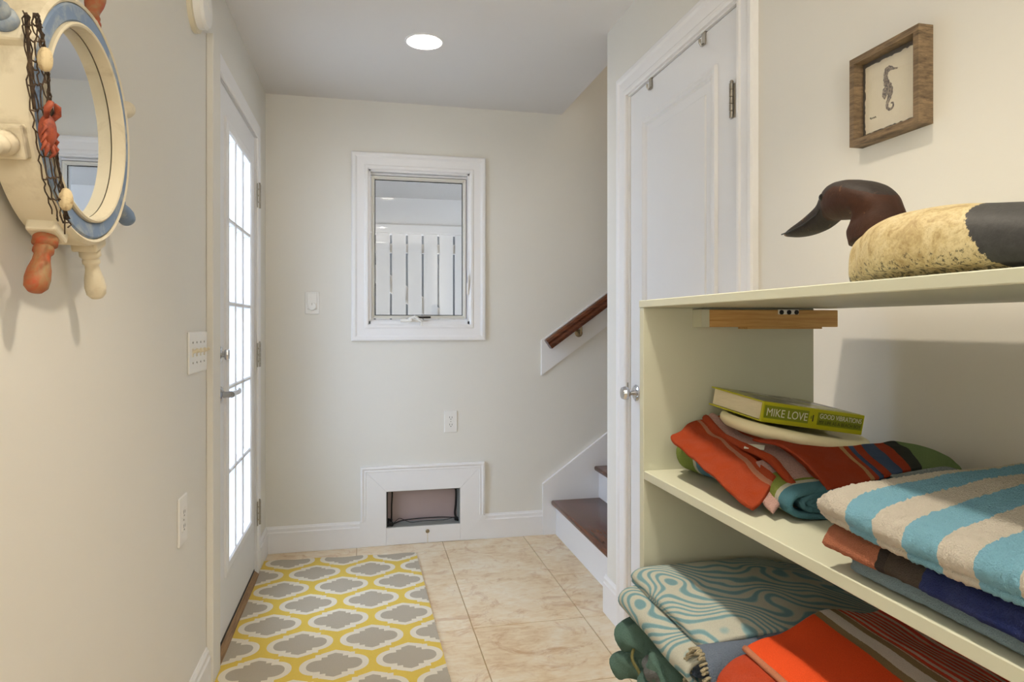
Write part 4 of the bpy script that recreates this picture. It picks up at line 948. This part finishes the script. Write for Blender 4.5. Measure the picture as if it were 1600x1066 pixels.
for s in range(14):
    b = random.choice(S)[random.choice([0, 1, 12, 24, 38, 39, 39, 39])]; m.tube([b, b+Vector((.002, random.uniform(-.008, .008), random.uniform(-.010, .002))), b+Vector((.003, random.uniform(-.015, .012), random.uniform(-.020, .004)))], .0011, 5)
m.tube([l_[i]+Vector((XL+.076, .004, 0)) for i in range(0, 20)], .0022, 6)
nt = m.build('fishing_net', 'net', wm, True, 0); nt['kind'] = 'stuff'
# crab (legs and claws along its sides)
m = MB(); cc = Vector((XL+.090, .986, 1.426))
def ell(m, c, r, n=14, k=10):
    P = []
    for i in range(1, k):
        a = PI*i/k; P.append([(c[0]+r[0]*math.sin(a)*math.cos(2*PI*j/n), c[1]+r[1]*math.sin(a)*math.sin(2*PI*j/n), c[2]+r[2]*math.cos(a)) for j in range(n)])
    vs = m.grid(P, closed=True); m.bm.faces.new(vs[0]); m.bm.faces.new(vs[-1][::-1])
ell(m, cc, (.010, .013, .022))
for s in (-1, 1):
    m.tube([cc+Vector((.002, s*.008, .016)), cc+Vector((.006, s*.015, .026)), cc+Vector((.008, s*.010, .034)), cc+Vector((.008, s*.003, .037))], [.003, .0045, .0045, .0015], 7)
    for z in (-.014, -.004, .006): m.tube([cc+Vector((0, s*.010, z)), cc+Vector((.005, s*.017, z-.006)), cc+Vector((0, s*.018, z-.016))], [.003, .0025, .001], 6)
    m.tube([cc+Vector((.002, s*.006, -.018)), cc+Vector((.004, s*.011, -.027)), cc+Vector((0, s*.006, -.034))], [.0035, .003, .0012], 6)
m.build('crab_ornament', 'coral', wm, True, 0)
for c in ((XL+.088, .984, 1.520), (XL+.088, 1.046, 1.347)):
    m = MB(); P = []
    for i in range(9):
        a = i/8; P.append([(c[0]+.009*math.sin(a*PI*.92+.05)*math.cos(2*PI*j/24)*(1+.08*math.cos(8*2*PI*j/24)), c[1]+.0088*math.sin(a*PI*.92+.05)*math.sin(2*PI*j/24)*(1+.08*math.cos(8*2*PI*j/24)), c[2]+.016*math.cos(a*PI)) for j in range(24)])
    vs = m.grid(P, closed=True); m.bm.faces.new(vs[0]); m.bm.faces.new(vs[-1][::-1]); m.build('shell_ornament', 'shell', wm, True, 0)

# ------------------------------------------------------------------ porch outside
struct(MB().box((-.58, 3.72, -.15), (-.52, 5.84, 2.3)).build('wall_light_block', 'porch'), 'unseen pale wall added beside the porch to block sky light')  # added out of view to keep sky light off the slats
struct(MB().box((-12, 3.72, -.25), (12, 16, -.15)).box((-12, -6, -.25), (-.64, 3.72, -.15)).build('ground', 'ground'), 'pale paving outside')
struct(MB().box((-.62, 3.72, 2.27), (7.0, 6.4, 2.34)).build('ceiling_porch', 'porchtex'), 'textured porch ceiling seen through the window')  # stretched far right, beyond view, to cut sky light on the slats
pb = MB().box((-.62, 5.8, 2.037), (3.2, 5.95, 2.275), .003).box((-.62, 5.78, 1.965), (3.2, 5.95, 2.037), .003)
tag(pb.build('porch_beam', 'porch'), 'pale porch beam above the slatted fence', 'beam')
fe = thing('slat_fence', (.5, 5.86, -.15), 'white vertical slat fence on the porch outside the window', 'fence')
x = -.60
i = 0
while x < 3.1:
    MB().box((x, 5.84, -.15), (x+.1185, 5.86, 1.99), .002).build('slat', 'porch', fe); x += .1375; i += 1
MB().obox(Matrix.Translation((.55, 5.88, 1.30)) @ Matrix.Rotation(math.radians(34), 4, 'Y'), (2.4, .03, .13)).build('brace', 'porch', fe)
MB().box((-.6, 5.865, 1.80), (3.1, 5.90, 1.88)).build('rail', 'porch', fe)
MB().box((-.6, 5.865, .25), (3.1, 5.90, .35)).build('rail', 'porch', fe)
hb = MB(); hb.box((-.5, 7.4, -.15), (6, 7.6, 2.9)); struct(hb.build('wall_outside', 'hedge'), 'dark neighbouring wall beyond the slatted fence')
